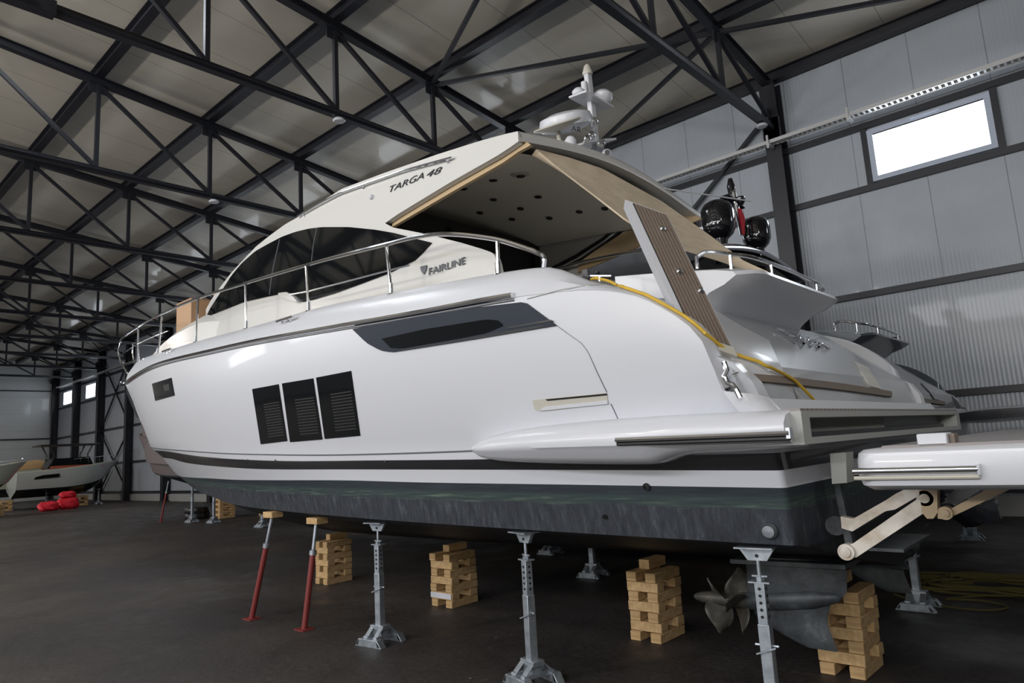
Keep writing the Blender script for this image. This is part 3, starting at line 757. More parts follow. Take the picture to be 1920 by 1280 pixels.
# pulpit front legs
for f_ in (lambda p: p, mir):
    MB().tube([f_(p) for p in [(-15.45, YC - .12, 4.14), (-15.5, YC - .14, 3.95), (-15.35, YC - .13, 3.7), (-15.0, YC - .12, 3.45)]], .016, 8).tube([f_((-15.44, YC - .12, 3.8)), f_((-14.7, YC - .3, 3.62))], .012, 8).build('pulpit_leg', 'chrome', rl)
# lower wire
wp = [(735, 505, 1.83), (700, 514, 1.83), (640, 530, 1.83), (578, 546, 1.83), (545, 552, 1.83)]
W1 = [P3(*p) for p in wp]
def between(i0, f=.5):
    pass
for f_ in (lambda p: p, mir):
    MB().tube([f_(p) for p in [P3(768, 497, 1.83)] + W1], .008, 6).build('guard_wire', 'chrome', rl)
lo = [(p[0], p[1], p[2] * .52 + .48 * zDf(p[0])) for p in RL if -15.2 < p[0] < -9.4]
for f_ in (lambda p: p, mir): MB().tube([f_(p) for p in lo], .008, 6).build('guard_wire', 'chrome', rl)
# cleats
for px, py, src in ((540, 605, BB), (318, 661, BB)):
    h = hit(src, px, py)
    if h:
        c = h[0]; o = MB().tube([c + Vector((-.14, -.03, .03)), c + Vector((.14, -.03, .03))], .014, 8)
        for s in (-.05, .05): o.tube([c + Vector((s, .02, -.01)), c + Vector((s, -.03, .03))], .016, 8)
        o.build('mooring_cleat', 'chrome', yacht)
# stem fitting and anchor roller
MB().bb((-15.5, YC - .09, 3.27), (-15.0, YC + .09, 3.34)).tube([(-15.5, YC - .1, 3.3), (-15.5, YC + .1, 3.3)], .05, 12).build('anchor_roller', 'chrome', yacht)
MB().prism([(-15.3, YC - .015, 3.25), (-15.36, YC - .015, 3.1), (-14.75, YC - .015, 2.55), (-14.55, YC - .015, 2.5)], (0, .03, 0)).build('stem_plate', 'chrome', yacht)

# radar mast on the hardtop
mx = -3.42
zroof = 4.0
mast = MB().beam((mx + .02, YC, zroof - .05), (mx - .02, YC, 4.98), .07, .05, (1, 0, 0)); ms = mast.build('radar_mast', 'white_gelcoat', yacht); bevel(ms, .008)
MB().lathe([(.045, 0), (.05, .02), (.04, .05), (.03, .09), (.012, .11), (0, .115)], (mx - .02, YC, 4.96), n=16).build('masthead_light', 'beige_trim', ms)
MB().lathe([(.03, 0), (.03, .10), (.02, .11)], (mx - .02, YC - .07, 4.86), (0, 0, -1), n=12).build('side_lamp', 'white_gelcoat', ms)
sp = MB()
pl = [at(1076, 187, X=mx), at(1092, 181, X=mx), at(1113, 191, X=mx), at(1133, 204, X=mx), at(1145, 212, X=mx), at(1135, 220, X=mx), at(1118, 216, X=mx), at(1098, 203, X=mx), at(1084, 197, X=mx)]
pl = [(mx - .10, YC - .22, 4.68), (mx - .10, YC + .22, 4.68), (mx + .10, YC + .22, 4.66), (mx + .10, YC - .22, 4.66)]
MB().prism(pl, (0, 0, .018)).build('spreader_plate', 'white_gelcoat', ms)
MB().lathe([(.02, 0), (.05, .01), (.095, .07), (.10, .11), (.07, .145), (0, .16)], (mx + .02, YC + .16, 4.68), n=24).build('gps_dome', 'white_gelcoat', ms)
MB().lathe([(.03, 0), (.06, .01), (.062, .05), (.04, .075), (0, .08)], (mx - .02, YC - .17, 4.68), n=20).build('antenna_puck', 'white_gelcoat', ms)
# radar shelf and scanner
sh = MB().prism([(mx - .22, YC - .38, 4.13), (mx - .22, YC + .12, 4.30), (mx + .16, YC + .12, 4.28), (mx + .16, YC - .30, 4.13)], (0, 0, .02))
sh.beam((mx - .05, YC - .3, 4.14), (mx - .05, YC - .3, 3.92), .04, .04).beam((mx + .0, YC + .1, 4.28), (mx, YC + .1, 3.95), .04, .04).build('radar_shelf', 'white_gelcoat', ms)
c = at(1062, 236, X=-3.55)
o = MB().lathe([(.02, -.05), (.14, -.05), (.235, -.02), (.25, .03), (.235, .08), (.15, .11), (0, .12)], c, (.10, -.35, 1), n=32).build('radar_scanner', 'white_gelcoat', ms)
c2 = at(1045, 237, X=-3.35)
MB().lathe([(.02, -.04), (.06, -.035), (.20, .0), (.215, .012), (.20, .022), (.04, .0)], c2, (.1, -.5, 1), n=32).tube([c2, (c2[0], c2[1] + .02, c2[2] - .16)], .02, 10).build('satellite_dish', 'beige_trim', ms)
# letters on the radar
V_ = [Vector(at(x, y, X=-3.28)) for x, y in ((1072, 245), (1080, 246))]
m = MB()
def stroke(pts, X): m.tube([at(x, y, X=X) for x, y in pts], .004, 5)
stroke([(1072, 245), (1076, 237), (1080, 246)], -3.27); stroke([(1073.5, 242), (1078.5, 242.5)], -3.27)
stroke([(1083, 246), (1083, 238), (1087, 239), (1087, 242), (1083, 242.5), (1088, 247)], -3.27)
m.build('scanner_lettering', 'letter_black', o)
for px, py, r in ((1138, 288, .045), (1127, 268, .04)):
    c = at(px, py, X=-3.2); o = MB().lathe([(0, -r), (r * .7, -r * .7), (r, 0), (r * .7, r * .7), (r * .3, r)], c, (.5, -.7, -.1), n=18).build('deck_camera' if r > .042 else 'horn', 'white_gelcoat' if r > .042 else 'chrome', yacht)
    MB().lathe([(r * .5, r * .8), (r * .5, r * 1.02), (0, r * 1.02)], c, (.5, -.7, -.1), n=14).build('camera_lens', 'black_plastic', o)
for px, py in ((1113, 232), (1100, 265), (1108, 258)):
    c = at(px, py, X=-3.3); MB().lathe([(.035, 0), (.035, .05), (.02, .07), (0, .07)], c, (.6, -.6, .2), n=14).build('mast_fitting', 'chrome', ms)
c = at(1070, 268, X=-3.2); MB().lathe([(.05, -.03), (.05, .02), (.03, .05), (0, .055)], c, n=16).build('vent_cap', 'white_gelcoat', ms)
# folded whip aerial
MB().tube([at(1215, 349, X=-3.2), at(1408, 377, X=-2.7)], .008, 6).tube([at(1215, 349, X=-3.2), at(1216, 340, X=-3.2)], .012, 6).build('whip_aerial', 'white_gelcoat', yacht)

# transom moulding above the platform
def T(y, x, z): return (x, y, z)
sec = [(-1.38, 1.55), (-1.40, 1.70), (-1.44, 1.86), (-1.60, 2.0), (-1.82, 2.18), (-2.05, 2.36)]
rows = []
for k in range(25):
    v = k / 24; y = 3.29 + (2 * YC - 2 * 3.29) * v; e = abs(2 * v - 1)
    rows.append([(x - (.02 if e < .9 else .06) , y, z - (0.0 if e < .75 else (e - .75) * .3 * (i / 5))) for i, (x, z) in enumerate(sec)] + [(-2.4, y, 2.42 - (0 if e < .75 else (e - .75) * .5))])
m = MB().grid(rows); tm = m.build('transom', 'garage_grey', yacht, 30)
TB = bvh_of([p for r in rows for p in r], [(i * 7 + k, i * 7 + k + 1, (i + 1) * 7 + k + 1, (i + 1) * 7 + k) for i in range(24) for k in range(6)])
patch('transom_wing', TB, [(1338, 583), (1390, 615), (1440, 640)], [(1380, 703), (1420, 707), (1472, 713)], 'white_gelcoat', tm, 10, 6, .012, .03)
patch('transom_wing', TB, [(1600, 679), (1626, 690)], [(1630, 725), (1650, 730)], 'cream_gelcoat', tm, 6, 6, .012, .03)
patch('teak_strip', TB, [(1364, 699), (1480, 709), (1580, 721), (1668, 735)], [(1366, 712), (1480, 722), (1580, 733), (1668, 745)], 'teak_plain', tm, 24, 2, .02, .03)
m = MB(); P = [hit(TB, *p) for p in resample([(1485, 725), (1493, 745), (1503, 768)], 6)]; m.tube([p[0] + p[1] * .003 for p in P if p], .003, 6); m.build('garage_joint', 'letter_grey', tm)
for f_ in (lambda p: p, mir):
    MB().prism([f_(p) for p in [(-1.62, 3.385, 1.64), (-1.39, 3.37, 1.64), (-1.42, 3.33, 1.76), (-1.49, 3.29, 1.86), (-1.60, 3.27, 1.92), (-1.62, 3.28, 1.92)]], (0, .12 if f_((0, 0, 0))[1] == 0 else -.12, 0)).build('transom_corner', 'white_gelcoat', yacht)
# chrome name on the garage door
m = MB()
for l in ([(1450, 621), (1462, 628), (1474, 636), (1488, 645)], [(1452, 620), (1470, 625), (1490, 633)], [(1488, 645), (1496, 634), (1504, 648), (1511, 636), (1518, 651)], [(1518, 651), (1526, 642), (1532, 654), (1540, 645), (1546, 656), (1556, 652)], [(1462, 628), (1480, 634), (1500, 637), (1530, 646), (1552, 658)], [(1496, 634), (1506, 628)], [(1524, 640), (1532, 635)]):
    P = [hit(TB, *p) for p in smooth_path([(a, b, 0) for a, b in l], 12) and [(q[0], q[1]) for q in smooth_path([(a, b, 0) for a, b in l], 12)]]
    P = [p for p in P if p]
    if len(P) > 2: m.tube([p[0] + p[1] * .02 for p in P], .009, 6)
m.build('garage_lettering', 'chrome', tm)
# hinges / fender hooks
for base_ in (((1357, 678), (1363, 694), (1358, 704), (1364, 718), (1374, 722), (1380, 730), (1388, 746)), ((1665, 725), (1668, 735), (1664, 742), (1672, 752), (1680, 755), (1688, 768))):
    Yh = 3.19 if base_[0][0] < 1500 else 6.7
    MB().tube([at(x, y, Y=Yh) for x, y in base_], .014 if Yh < 5 else .02, 8).build('mooring_hook', 'chrome', tm)

# sun pad overhang with its rail
yl, yr = 4.22, 6.0
prof = [(-2.75, 2.74), (-2.2, 2.66), (-1.86, 2.60), (-1.72, 2.56), (-1.70, 2.53), (-1.80, 2.475), (-1.92, 2.44), (-2.01, 2.375), (-2.07, 2.30), (-2.3, 2.26), (-2.75, 2.3)]
rows = []
for k in range(21):
    v = k / 20; e = abs(2 * v - 1); y = yl + (yr - yl) * v; s = 1 - max(0, (e - .8) / .2) ** 2 * .12
    rows.append([(-2.75 + (x + 2.75) * s, y, 2.5 + (z - 2.5) * (1 - max(0, (e - .85) / .15) * .12)) for x, z in prof])
m = MB().grid(rows, loop=True)
n_ = len(prof); m.F.append(tuple(range(n_))); m.I.append(0); m.F.append(tuple(20 * n_ + k for k in range(n_))); m.I.append(0)
spd = m.build('sun_pad', 'white_gelcoat', yacht, 40)
def spz(X): return np.interp(X, [-2.75, -2.2, -1.86, -1.72], [2.74, 2.66, 2.60, 2.56])
rr = [(-2.1, yl + .02, 2.63), (-2.1, yl + .02, 2.71), (-2.02, yl + .03, 2.73), (-1.88, yl + .08, 2.69), (-1.78, yl + .25, 2.665), (-1.75, 5.1, 2.65), (-1.78, yr - .25, 2.64), (-1.9, yr - .05, 2.65), (-2.1, yr - .02, 2.68)]
RR = smooth_path(rr[1:], 50); o = MB().tube([rr[0]] + RR, .015, 8).build('sun_pad_rail', 'chrome', spd)
for i in (14, 24, 33, 41):
    q = RR[i]; MB().tube([q, (q[0], q[1], float(spz(q[0])) - .02)], .012, 8).build('rail_post', 'chrome', o)
# cushions seen beside the pad
MB().prism([at(x, y, Y=4.6) for x, y in ((1195, 552), (1215, 525), (1240, 520), (1262, 545), (1240, 580), (1222, 575))], (0, .3, 0)).build('seat_cushion', 'beige_trim', yacht)
# stern light post and fitting on the quarter
c = at(1100, 512, Y=3.45); MB().bb((c[0] - .02, c[1] - .02, c[2] - .05), (c[0] + .02, c[1] + .02, c[2] + .02)).build('quarter_lamp', 'black_plastic', yacht)
MB().tube([at(1080, 517, Y=3.45), at(1146, 517, Y=3.45)], .006, 6).tube([at(1101, 517, Y=3.45), at(1101, 528, Y=3.45)], .008, 6).tube([at(1125, 517, Y=3.45), at(1125, 528, Y=3.45)], .008, 6).build('quarter_rail', 'chrome', yacht)

# gangway (passerelle) standing tilted on the quarter
A = [at(1172, 374, Y=3.36), at(1251, 402, Y=3.54), at(1379, 664, Y=3.44)]
A = [Vector(p) for p in A]; A.append(A[0] + A[2] - A[1])
du = (A[1] - A[0]); dv = (A[3] - A[0]); nrm = du.cross(dv).normalized()
if nrm.y > 0: nrm = -nrm
th = .045
def gq(u, v, d):
    p = (A[0] * (1 - u) + A[1] * u) * (1 - v) + (A[3] * (1 - u) + A[2] * u) * v; return p - nrm * d
gw = MB(); 
cor = [gq(0, 0, 0), gq(1, 0, 0), gq(1, 1, 0), gq(0, 1, 0)]; cor2 = [p + Vector((-.05, .10, -.02)) * .4 - nrm * th for p in cor]
gw.add(cor + cor2, [(0, 1, 2, 3), (7, 6, 5, 4), (0, 4, 5, 1), (1, 5, 6, 2), (2, 6, 7, 3), (3, 7, 4, 0)])
gwo = gw.build('gangway', 'white_gelcoat', yacht)
V = []; uvs = []; F = []; nu_, nv_ = 1, 20
for d in (-.008, .004):
    for j in range(nv_ + 1):
        for i in range(nu_ + 1):
            u, v = .16 + i * .80, .015 + j / nv_ * .94; V.append(gq(u, v, d)); uvs.append((i / nu_, v * 4))
M_ = (nu_ + 1) * (nv_ + 1)
for j in range(nv_):
    F.append((j * 2, j * 2 + 1, j * 2 + 3, j * 2 + 2)); F.append((M_ + j * 2, M_ + j * 2 + 2, M_ + j * 2 + 3, M_ + j * 2 + 1))
    F.append((j * 2, j * 2 + 2, M_ + j * 2 + 2, M_ + j * 2)); F.append((j * 2 + 1, M_ + j * 2 + 1, M_ + j * 2 + 3, j * 2 + 3))
obj('teak_tread', V, F, 'teak', gwo, uv=uvs)
for u, v in ((.62, .17), (.52, .50), (.85, .60)):
    p = gq(u, v, -.008); MB().lathe([(.02, 0), (.02, .012), (.01, .02), (0, .02)], p, nrm, 14).build('gangway_fitting', 'chrome', gwo)
MB().add([gq(.0, .96, -.01), gq(1.0, .96, -.01), gq(1.0, 1.02, -.01), gq(0, 1.02, -.01), gq(.0, .96, .05), gq(1.0, .96, .05), gq(1.0, 1.02, .05), gq(0, 1.02, .05)], [(0, 1, 2, 3), (7, 6, 5, 4), (0, 4, 5, 1), (1, 5, 6, 2), (2, 6, 7, 3), (3, 7, 4, 0)]).build('gangway_hinge', 'beige_trim', gwo)

# quarter pod that carries the fixed platform edge
def podrow(pxt, pyt, pyb, out):
    t = at(pxt, pyt, Y=3.22); b = at(pxt, pyb, Y=3.22); X = (t[0] + b[0]) / 2; return X, t[2], b[2], out
PD = [(884, 836, 848, .02), (900, 826, 857, .05), (930, 815, 863, .08), (970, 806, 866, .10), (1040, 796, 868.5, .12), (1120, 788, 870, .13), (1200, 782, 870.5, .135), (1225, 780.5, 868, .135), (1260, 778, 856, .135), (1300, 776, 850, .135), (1380, 772, 846, .135), (1450, 769.5, 841, .135), (1488, 768, 838, .135)]
rows = []
for px, a, b, o_ in PD:
    X, z1, z0, ou = podrow(px, a, b, o_); h = z1 - z0; y = 3.24
    rows.append([(X, y + .14, z1 + .0), (X, y - ou * .15, z1 - .0), (X, y - ou * .75, z1 - h * .14), (X, y - ou * .98, z1 - h * .34), (X, y - ou, z1 - h * .5), (X, y - ou * .98, z1 - h * .58), (X, y - ou * .80, z1 - h * .66), (X, y - ou * .55, z1 - h * .84), (X, y - ou * .1, z0), (X, y + .14, z0)])
cr_ = []
for k in range(len(rows[0])): cr_.append(smooth_path([r[k] for r in rows], 60))
rows = [[cr_[k][i] for k in range(len(cr_))] for i in range(61)]
m = MB().grid(rows); m.F.append(tuple((60) * 10 + k for k in range(10))); m.I.append(0); m.F.append(tuple(range(10))); m.I.append(0)
pod = m.build('quarter_pod', 'white_gelcoat', yacht, 42)
m = MB(); P = [at(x, y, Y=3.095) for x, y in ((1155, 824.5), (1480, 811.5))]; m.tube(P, .014, 8); o = m.build('pod_strake', 'chrome', yacht)
m = MB(); m.bb((P[1][0] - .012, 3.085, P[1][2] - .024), (P[1][0] + .006, 3.12, P[1][2] + .024)).build('strake_end', 'chrome', o)
MB().tube([(p[0], p[1] + .008, p[2] - .022) for p in P], .010, 6).build('strake_seal', 'black_plastic', o)

# fixed platform edge with an open recess
x0, x1, ya, yb, z0, z1 = -1.62, -1.15, 3.19, 6.75, 1.440, 1.592
m = MB(); t_ = .05
m.bb((x0, ya, z0), (x1, yb, z0 + .03)); m.bb((x0, ya, z1 - .03), (x1, yb, z1)); m.bb((-1.27, ya, z0 + .03), (x1, ya + .10, z1 - .03)); m.bb((-1.27, yb - .12, z0 + .03), (x1, yb, z1 - .03)); m.bb((x0, ya, z0 + .03), (-1.27, yb, z1 - .03))
pf = m.build('fixed_platform', 'platform_grey', yacht)
MB().bb((x1 - .12, ya + .1, z0 + .03), (x1 - .10, yb - .12, z0 + .055)).build('recess_sill', 'black_plastic', pf)
MB().bb((x0, ya + .02, z1), (x1 - .01, yb - .02, z1 + .012)).build('platform_tread', 'teak_deck', pf)

# lifting swim platform
zt_, zb_ = 1.405, 1.235
m = MB(); X0, X1, Y0, Y1 = -.965, .95, 3.2, 6.95
def rrect(inset, z): 
    r = .09; out = []
    for cx, cy, a0 in ((X0 + r, Y0 + r, 180), (X1 - r, Y0 + r, 270), (X1 - r, Y1 - r, 0), (X0 + r, Y1 - r, 90)):
        for k in range(6):
            a = math.radians(a0 + k * 18); out.append((cx + (r - inset) * math.cos(a), cy + (r - inset) * math.sin(a), z))
    return out
m.grid([rrect(.03, zt_), rrect(.008, zt_ - .015), rrect(0, zt_ - .05), rrect(0, zb_ + .06), rrect(.012, zb_ + .02), rrect(.05, zb_)], loop=True)
n_ = 24; m.F.append(tuple(range(n_))); m.I.append(0); m.F.append(tuple(5 * n_ + k for k in range(n_))); m.I.append(0)
sp_ = m.build('swim_platform', 'white_gelcoat', yacht, 40)
MB().bb((X0 + .10, Y0 + .10, zt_), (X1 - .1, Y1 - .1, zt_ + .012)).build('platform_tread', 'teak_deck', sp_)
P = [at(1600, 884.5, Y=3.19), at(1836, 887, Y=3.19)]; P = [(p[0], 3.19, 1.318) for p in P]
o = MB().tube(P, .014, 10).build('platform_strake', 'chrome', sp_)
MB().bb((P[1][0] - .004, 3.178, 1.295), (P[1][0] + .006, 3.21, 1.337)).build('strake_end', 'chrome', o)
MB().tube([(p[0], 3.195, 1.288) for p in P], .009, 8).build('strake_seal', 'beige_trim', o)
m = MB(); c = at(1752, 825, Y=3.35); m.bb((c[0] - .055, 3.3, zt_ - .0), (c[0] + .055, 3.42, zt_ + .055)); bevel(m.build('platform_chock', 'white_gelcoat', sp_), .006)
m = MB(); m.bb((c[0] + .058, 3.34, zt_), (c[0] + .075, 3.42, zt_ + .05)).build('chock_pad', 'teak_plain', sp_)
# scissor arms under the platform, a pair at each side
def arms(dy):
    t = yacht
    k = lambda n, poly, Y, th, m: plate(MB(), poly, Y + dy, th).build(n, m, yacht)
    o = k('lift_arm', [(1576, 968), (1600, 972), (1660, 938), (1680, 925), (1700, 915), (1722, 905), (1755, 905), (1730, 925), (1678, 955), (1660, 958), (1598, 996), (1578, 990)], 3.78, .05, 'arm_cream')
    o = k('lift_arm', [(1590, 1022), (1600, 1018), (1720, 935), (1738, 945), (1742, 955), (1605, 1045), (1592, 1042)], 3.74, .05, 'arm_cream')
    for x, y, r in ((1586, 1035, .04), (1734, 934, .036), (1772, 962, .03)):
        c = at(x, y, Y=3.72 + dy); MB().lathe([(r, .06), (r, 0), (r * .6, 0), (r * .6, -.01), (r * .25, -.012), (0, -.012)], c, (0, 1, 0), 20).build('arm_pivot', 'arm_cream' if r > .032 else 'arm_tan', yacht)
    k('pivot_bracket', [(1722, 915), (1757, 915), (1758, 960), (1750, 972), (1738, 972), (1728, 960), (1727, 945)], 3.72, .06, 'arm_tan')
    k('pivot_bracket', [(1758, 952), (1775, 950), (1786, 962), (1778, 974), (1758, 972)], 3.73, .05, 'arm_tan')
    k('platform_strut', [(1780, 955), (1790, 966), (1900, 914), (1870, 906)], 3.74, .05, 'arm_tan')
    k('platform_strut', [(1770, 936), (1790, 948), (1850, 912), (1800, 908)], 3.95, .06, 'garage_grey')
    k('transom_bracket', [(1556, 850), (1586, 848), (1588, 905), (1560, 907)], 3.78, .12, 'platform_grey')
    k('hydraulic_ram', [(1563, 907), (1574, 907), (1600, 1022), (1586, 1026)], 3.86, .05, 'pod_bronze')
    c = at(1567, 983, Y=3.9 + dy); MB().lathe([(.05, .05), (.05, 0), (.03, -.02), (0, -.025)], c, (.3, -1, 0), 18).build('arm_mount', 'pod_bronze', yacht)
arms(0); arms(2.3)

# pod drives with paired forward facing propellers
def pod_drive(dy, dx=0):
    Yp = 4.25
    def A_(x, y, e=0): p = at(x, y, Y=Yp); return Vector((p[0] + dx, p[1] + dy + e, p[2]))
    # leg: lofted foil section
    lead = [(1398, 1040), (1400, 1075), (1402, 1110), (1415, 1150), (1460, 1185), (1510, 1212)]; trail = [(1588, 1052), (1588, 1085), (1588, 1115), (1558, 1130), (1550, 1165), (1571, 1222)]
    rows = []
    for a, b, t in zip(resample(lead, 14), resample(trail, 14), [.06] * 4 + [.055, .05, .045, .04, .035, .03, .026, .022, .018, .014, .01]):
        pa, pb = A_(*a), A_(*b); r = []
        for q in range(16):
            an = q / 16 * 2 * math.pi; u = .5 - .5 * math.cos(an); w_ = t * math.sin(an) * (1.2 - .8 * u); p = pa.lerp(pb, u); r.append((p.x, p.y + w_, p.z))
        rows.append(r)
    m = MB().grid(rows, loop=True); m.F.append(tuple(range(16))); m.I.append(0); m.F.append(tuple(14 * 16 + k for k in range(16))); m.I.append(0)
    c0, c1 = A_(1404, 1126), A_(1580, 1119); ax = (c1 - c0).normalized(); L = (c1 - c0).length
    m.lathe([(.05, 0), (.062, .06), (.068, L * .35), (.06, L * .7), (.03, L * .95), (0, L)], c0, ax, 24)
    # cavitation plate under the hull
    m.prism([A_(1385, 1050, -.12), A_(1385, 1050, .12), A_(1600, 1060, .14), A_(1600, 1060, -.14)], (0, 0, .025))
    leg = m.build('drive_leg', 'pod_bronze', yacht, 45)
    tip = A_(1300, 1117)
    m = MB().lathe([(0, 0), (.02, .02), (.034, .07), (.042, .14), (.05, (c0 - tip).length)], tip, (c0 - tip).normalized(), 18); hub = m.build('propeller_hub', 'prop_metal', leg)
    for s, (f, R, n, ph, sg) in enumerate(((.50, .20, 3, .5, 1), (.86, .19, 4, .15, -1))):
        cc = tip.lerp(c0, f); z = (c0 - tip).normalized(); x = Vector((0, 0, 1)); x = (x - z * x.dot(z)).normalized(); y = z.cross(x)
        for k in range(n):
            an = ph + k * 2 * math.pi / n; rd = x * math.cos(an) + y * math.sin(an); tn = -x * math.sin(an) + y * math.cos(an)
            rows = []
            for i in range(9):
                r_ = .03 + (R - .03) * i / 8; wd_ = .11 * math.sin(math.pi * (.12 + .86 * i / 8)) ** .7 + .008; pit = math.radians(62 - 32 * i / 8) * sg; row = []
                for j in range(7):
                    e = (j / 6 - .5) * 2; row.append(cc + rd * r_ + (tn * math.cos(pit) + z * math.sin(pit)) * e * wd_ * .75 + tn * (.05 * (i / 8) ** 2 * sg) + rd * (-.02 * e * e))
                rows.append(row)
            th_ = z * .004; m = MB().grid([[p - th_ for p in r] for r in rows] ); m.grid([[p + th_ for p in r] for r in rows])
            e1 = [r[0] for r in rows] + rows[-1][1:] + [r[-1] for r in rows[-2::-1]]
            m.grid([[p - th_ for p in e1], [p + th_ for p in e1]])
            m.build('propeller_blade', 'prop_metal', hub, 60)
pod_drive(0); pod_drive(1.7)
plate(MB(), [(1634, 1010), (1660, 1008), (1685, 1035), (1704, 1068), (1640, 1060), (1630, 1040)], 5.6, .03).build('trim_tab', 'pod_bronze', yacht)
# trim tabs below the transom
MB().bb((-1.22, 3.75, .90), (-.95, 4.3, .915)).build('trim_tab', 'pod_bronze', yacht)
MB().bb((-1.22, 5.9, .90), (-.95, 6.45, .915)).build('trim_tab', 'pod_bronze', yacht)
# ------------------------------------------------------------------ boat stands
def make_stand(H, name='boat_stand'):
    """origin on the floor under the post; H = height of the pad"""
    t = thing(name, None, None)
    m = MB()
    for s in (-1, 1):
        # splayed hollow section feet
        m.prism([(-.15, s * .115 - .03, 0), (.15, s * .115 - .03, 0), (.105, s * .115 - .03, .06), (-.105, s * .115 - .03, .06)], (0, .06, 0))
        m.prism([(-.075, s * .115, .055), (-.03, s * .115, .055), (-.03, s * .03, .13), (-.075, s * .03, .13)], (0, 0, .012)).prism([(.03, s * .115, .055), (.075, s * .115, .055), (.075, s * .03, .13), (.03, s * .03, .13)], (0, 0, .012))
    m.bb((-.075, -.12, .045), (-.035, .12, .075)).bb((.035, -.12, .045), (.075, .12, .075)).bb((-.075, -.045, .11), (.075, .045, .145)).bb((-.05, -.04, .05), (.05, .04, .12))
    b = m.build('stand_base', 'galvanized', t); bevel(b, .003)
    for s in (-1, 1):
        for q in (-1, 1): MB().prism([(q * .112, s * .115 - .032, .012), (q * .135, s * .115 - .032, .012), (q * .108, s * .115 - .032, .046), (q * .10, s * .115 - .032, .046)], (0, .064, 0)).build('foot_socket', 'black_plastic', b)
    lo = MB().bb((-.03, -.03, .13), (.03, .03, H * .58)); o = lo.build('outer_tube', 'galvanized', t); bevel(o, .004)
    m = MB().tube([(-.06, 0, H * .46), (.06, 0, H * .46)], .007, 8).tube([(.055, -.04, H * .46), (-.045, -.045, H * .42)], .005, 6); m.build('locking_pin', 'galvanized', o)
    m = MB().bb((-.026, -.026, H * .56), (.026, .026, H - .17)); i = m.build('inner_tube', 'galvanized', t); bevel(i, .003)
    for k in range(5): MB().lathe([(.008, 0), (.008, .003), (0, .003)], (0, -.0265, H * .62 + k * .035), (0, -1, 0), 10).lathe([(.008, 0), (.008, .003), (0, .003)], (.0265, 0, H * .62 + k * .035), (1, 0, 0), 10).build('pin_hole', 'black_plastic', i)
    m = MB().bb((-.055, -.03, H - .178), (.055, .03, H - .17)).tube([(0, 0, H - .17), (0, 0, H - .05)], .011, 10).lathe([(.022, 0), (.022, .02), (0, .02)], (0, 0, H - .17), n=6).tube([(-.04, 0, H - .145), (.04, 0, H - .145)], .006, 6); m.build('jack_screw', 'galvanized', t)
    m = MB().prism([(-.095, -.012, H), (.095, -.012, H), (.05, -.012, H - .065), (-.05, -.012, H - .065)], (0, .024, 0)).bb((-.10, -.07, H), (.10, .07, H + .008)); p = m.build('hull_pad', 'galvanized', t)
    MB().lathe([(.009, 0), (.009, .006), (0, .006)], (0, -.012, H - .04), (0, -1, 0), 10).build('pad_bolt', 'black_plastic', p)
    return t
def place(t, loc, label, group, rz=0, cat='boat stand'):
    t.location = loc; t.rotation_euler = (0, 0, rz); tag(t, label, cat, group)
    return t
G = 'galvanised boat stands under the white yacht'
def zbot(X, Y):
    b = abs(Y - YC); c, l = CUR[2], CUR[1]; bc, bl, bk = c[3](X), l[3](X), 0
    if b >= bl: return c[4](X) - (bc - b) / max(bc - bl, .01) * (c[4](X) - l[4](X))
    return l[4](X) - (bl - b) / max(bl, .01) * (l[4](X) - CUR[0][4](X))
for i, (X, Y, rz, lab) in enumerate([(-4.86, 3.57, .12, 'galvanised boat stand under the hull beside the two red props'), (-3.17, 3.52, -.25, 'galvanised boat stand under the hull at the bottom centre of the photo'), (-1.62, 3.62, .1, 'galvanised boat stand in front of the propellers near the transom'), (-4.94, 6.62, .1, 'galvanised boat stand in the shadow on the far side of the hull amidships'), (-1.62, 6.62, 0, 'galvanised boat stand in the shadow on the far side near the transom')]):
    place(make_stand(zbot(X, Y) - .012), (X, Y, 0), lab, G, rz)
# red tubular props with timber pads
def make_prop(H, dx, dy):
    t = thing('tubular_prop', None, None); top = Vector((dx, dy, H)); k = .72
    MB().tube([Vector((0, 0, .008)), top * k], .026, 14).build('outer_tube', 'red_oxide', t)
    MB().tube([top * (k - .02), top], .017, 12).build('inner_tube', 'galvanized', t)
    MB().lathe([(.033, -.02), (.033, .02), (.02, .025)], top * k, top, 12).build('collar_nut', 'galvanized', t)
    MB().bb((-.075, -.06, 0), (.075, .06, .01)).build('foot_plate', 'red_oxide', t)
    return t
for X, Y, dx, lab in ((-6.74, 3.42, .22, 'left one of two red tubular steel props leaning against the hull'), (-5.86, 3.47, .06, 'right one of two red tubular steel props, in front of the timber crib')):
    zt0 = zbot(X + dx, Y + .12); t = make_prop(zt0 - .065, dx, .10); place(t, (X, Y, 0), lab, 'red props under the white yacht', 0, 'prop')
    o = MB().bb((X + dx - .09, Y + .05, zt0 - .066), (X + dx + .09, Y + .17, zt0 - .008)).build('timber_pad', 'pine'); bevel(o, .004)
    tag(o, 'short timber pad between the hull and the %s red prop' % ('left' if dx > .1 else 'right'), 'timber block', 'timber pads on the props')

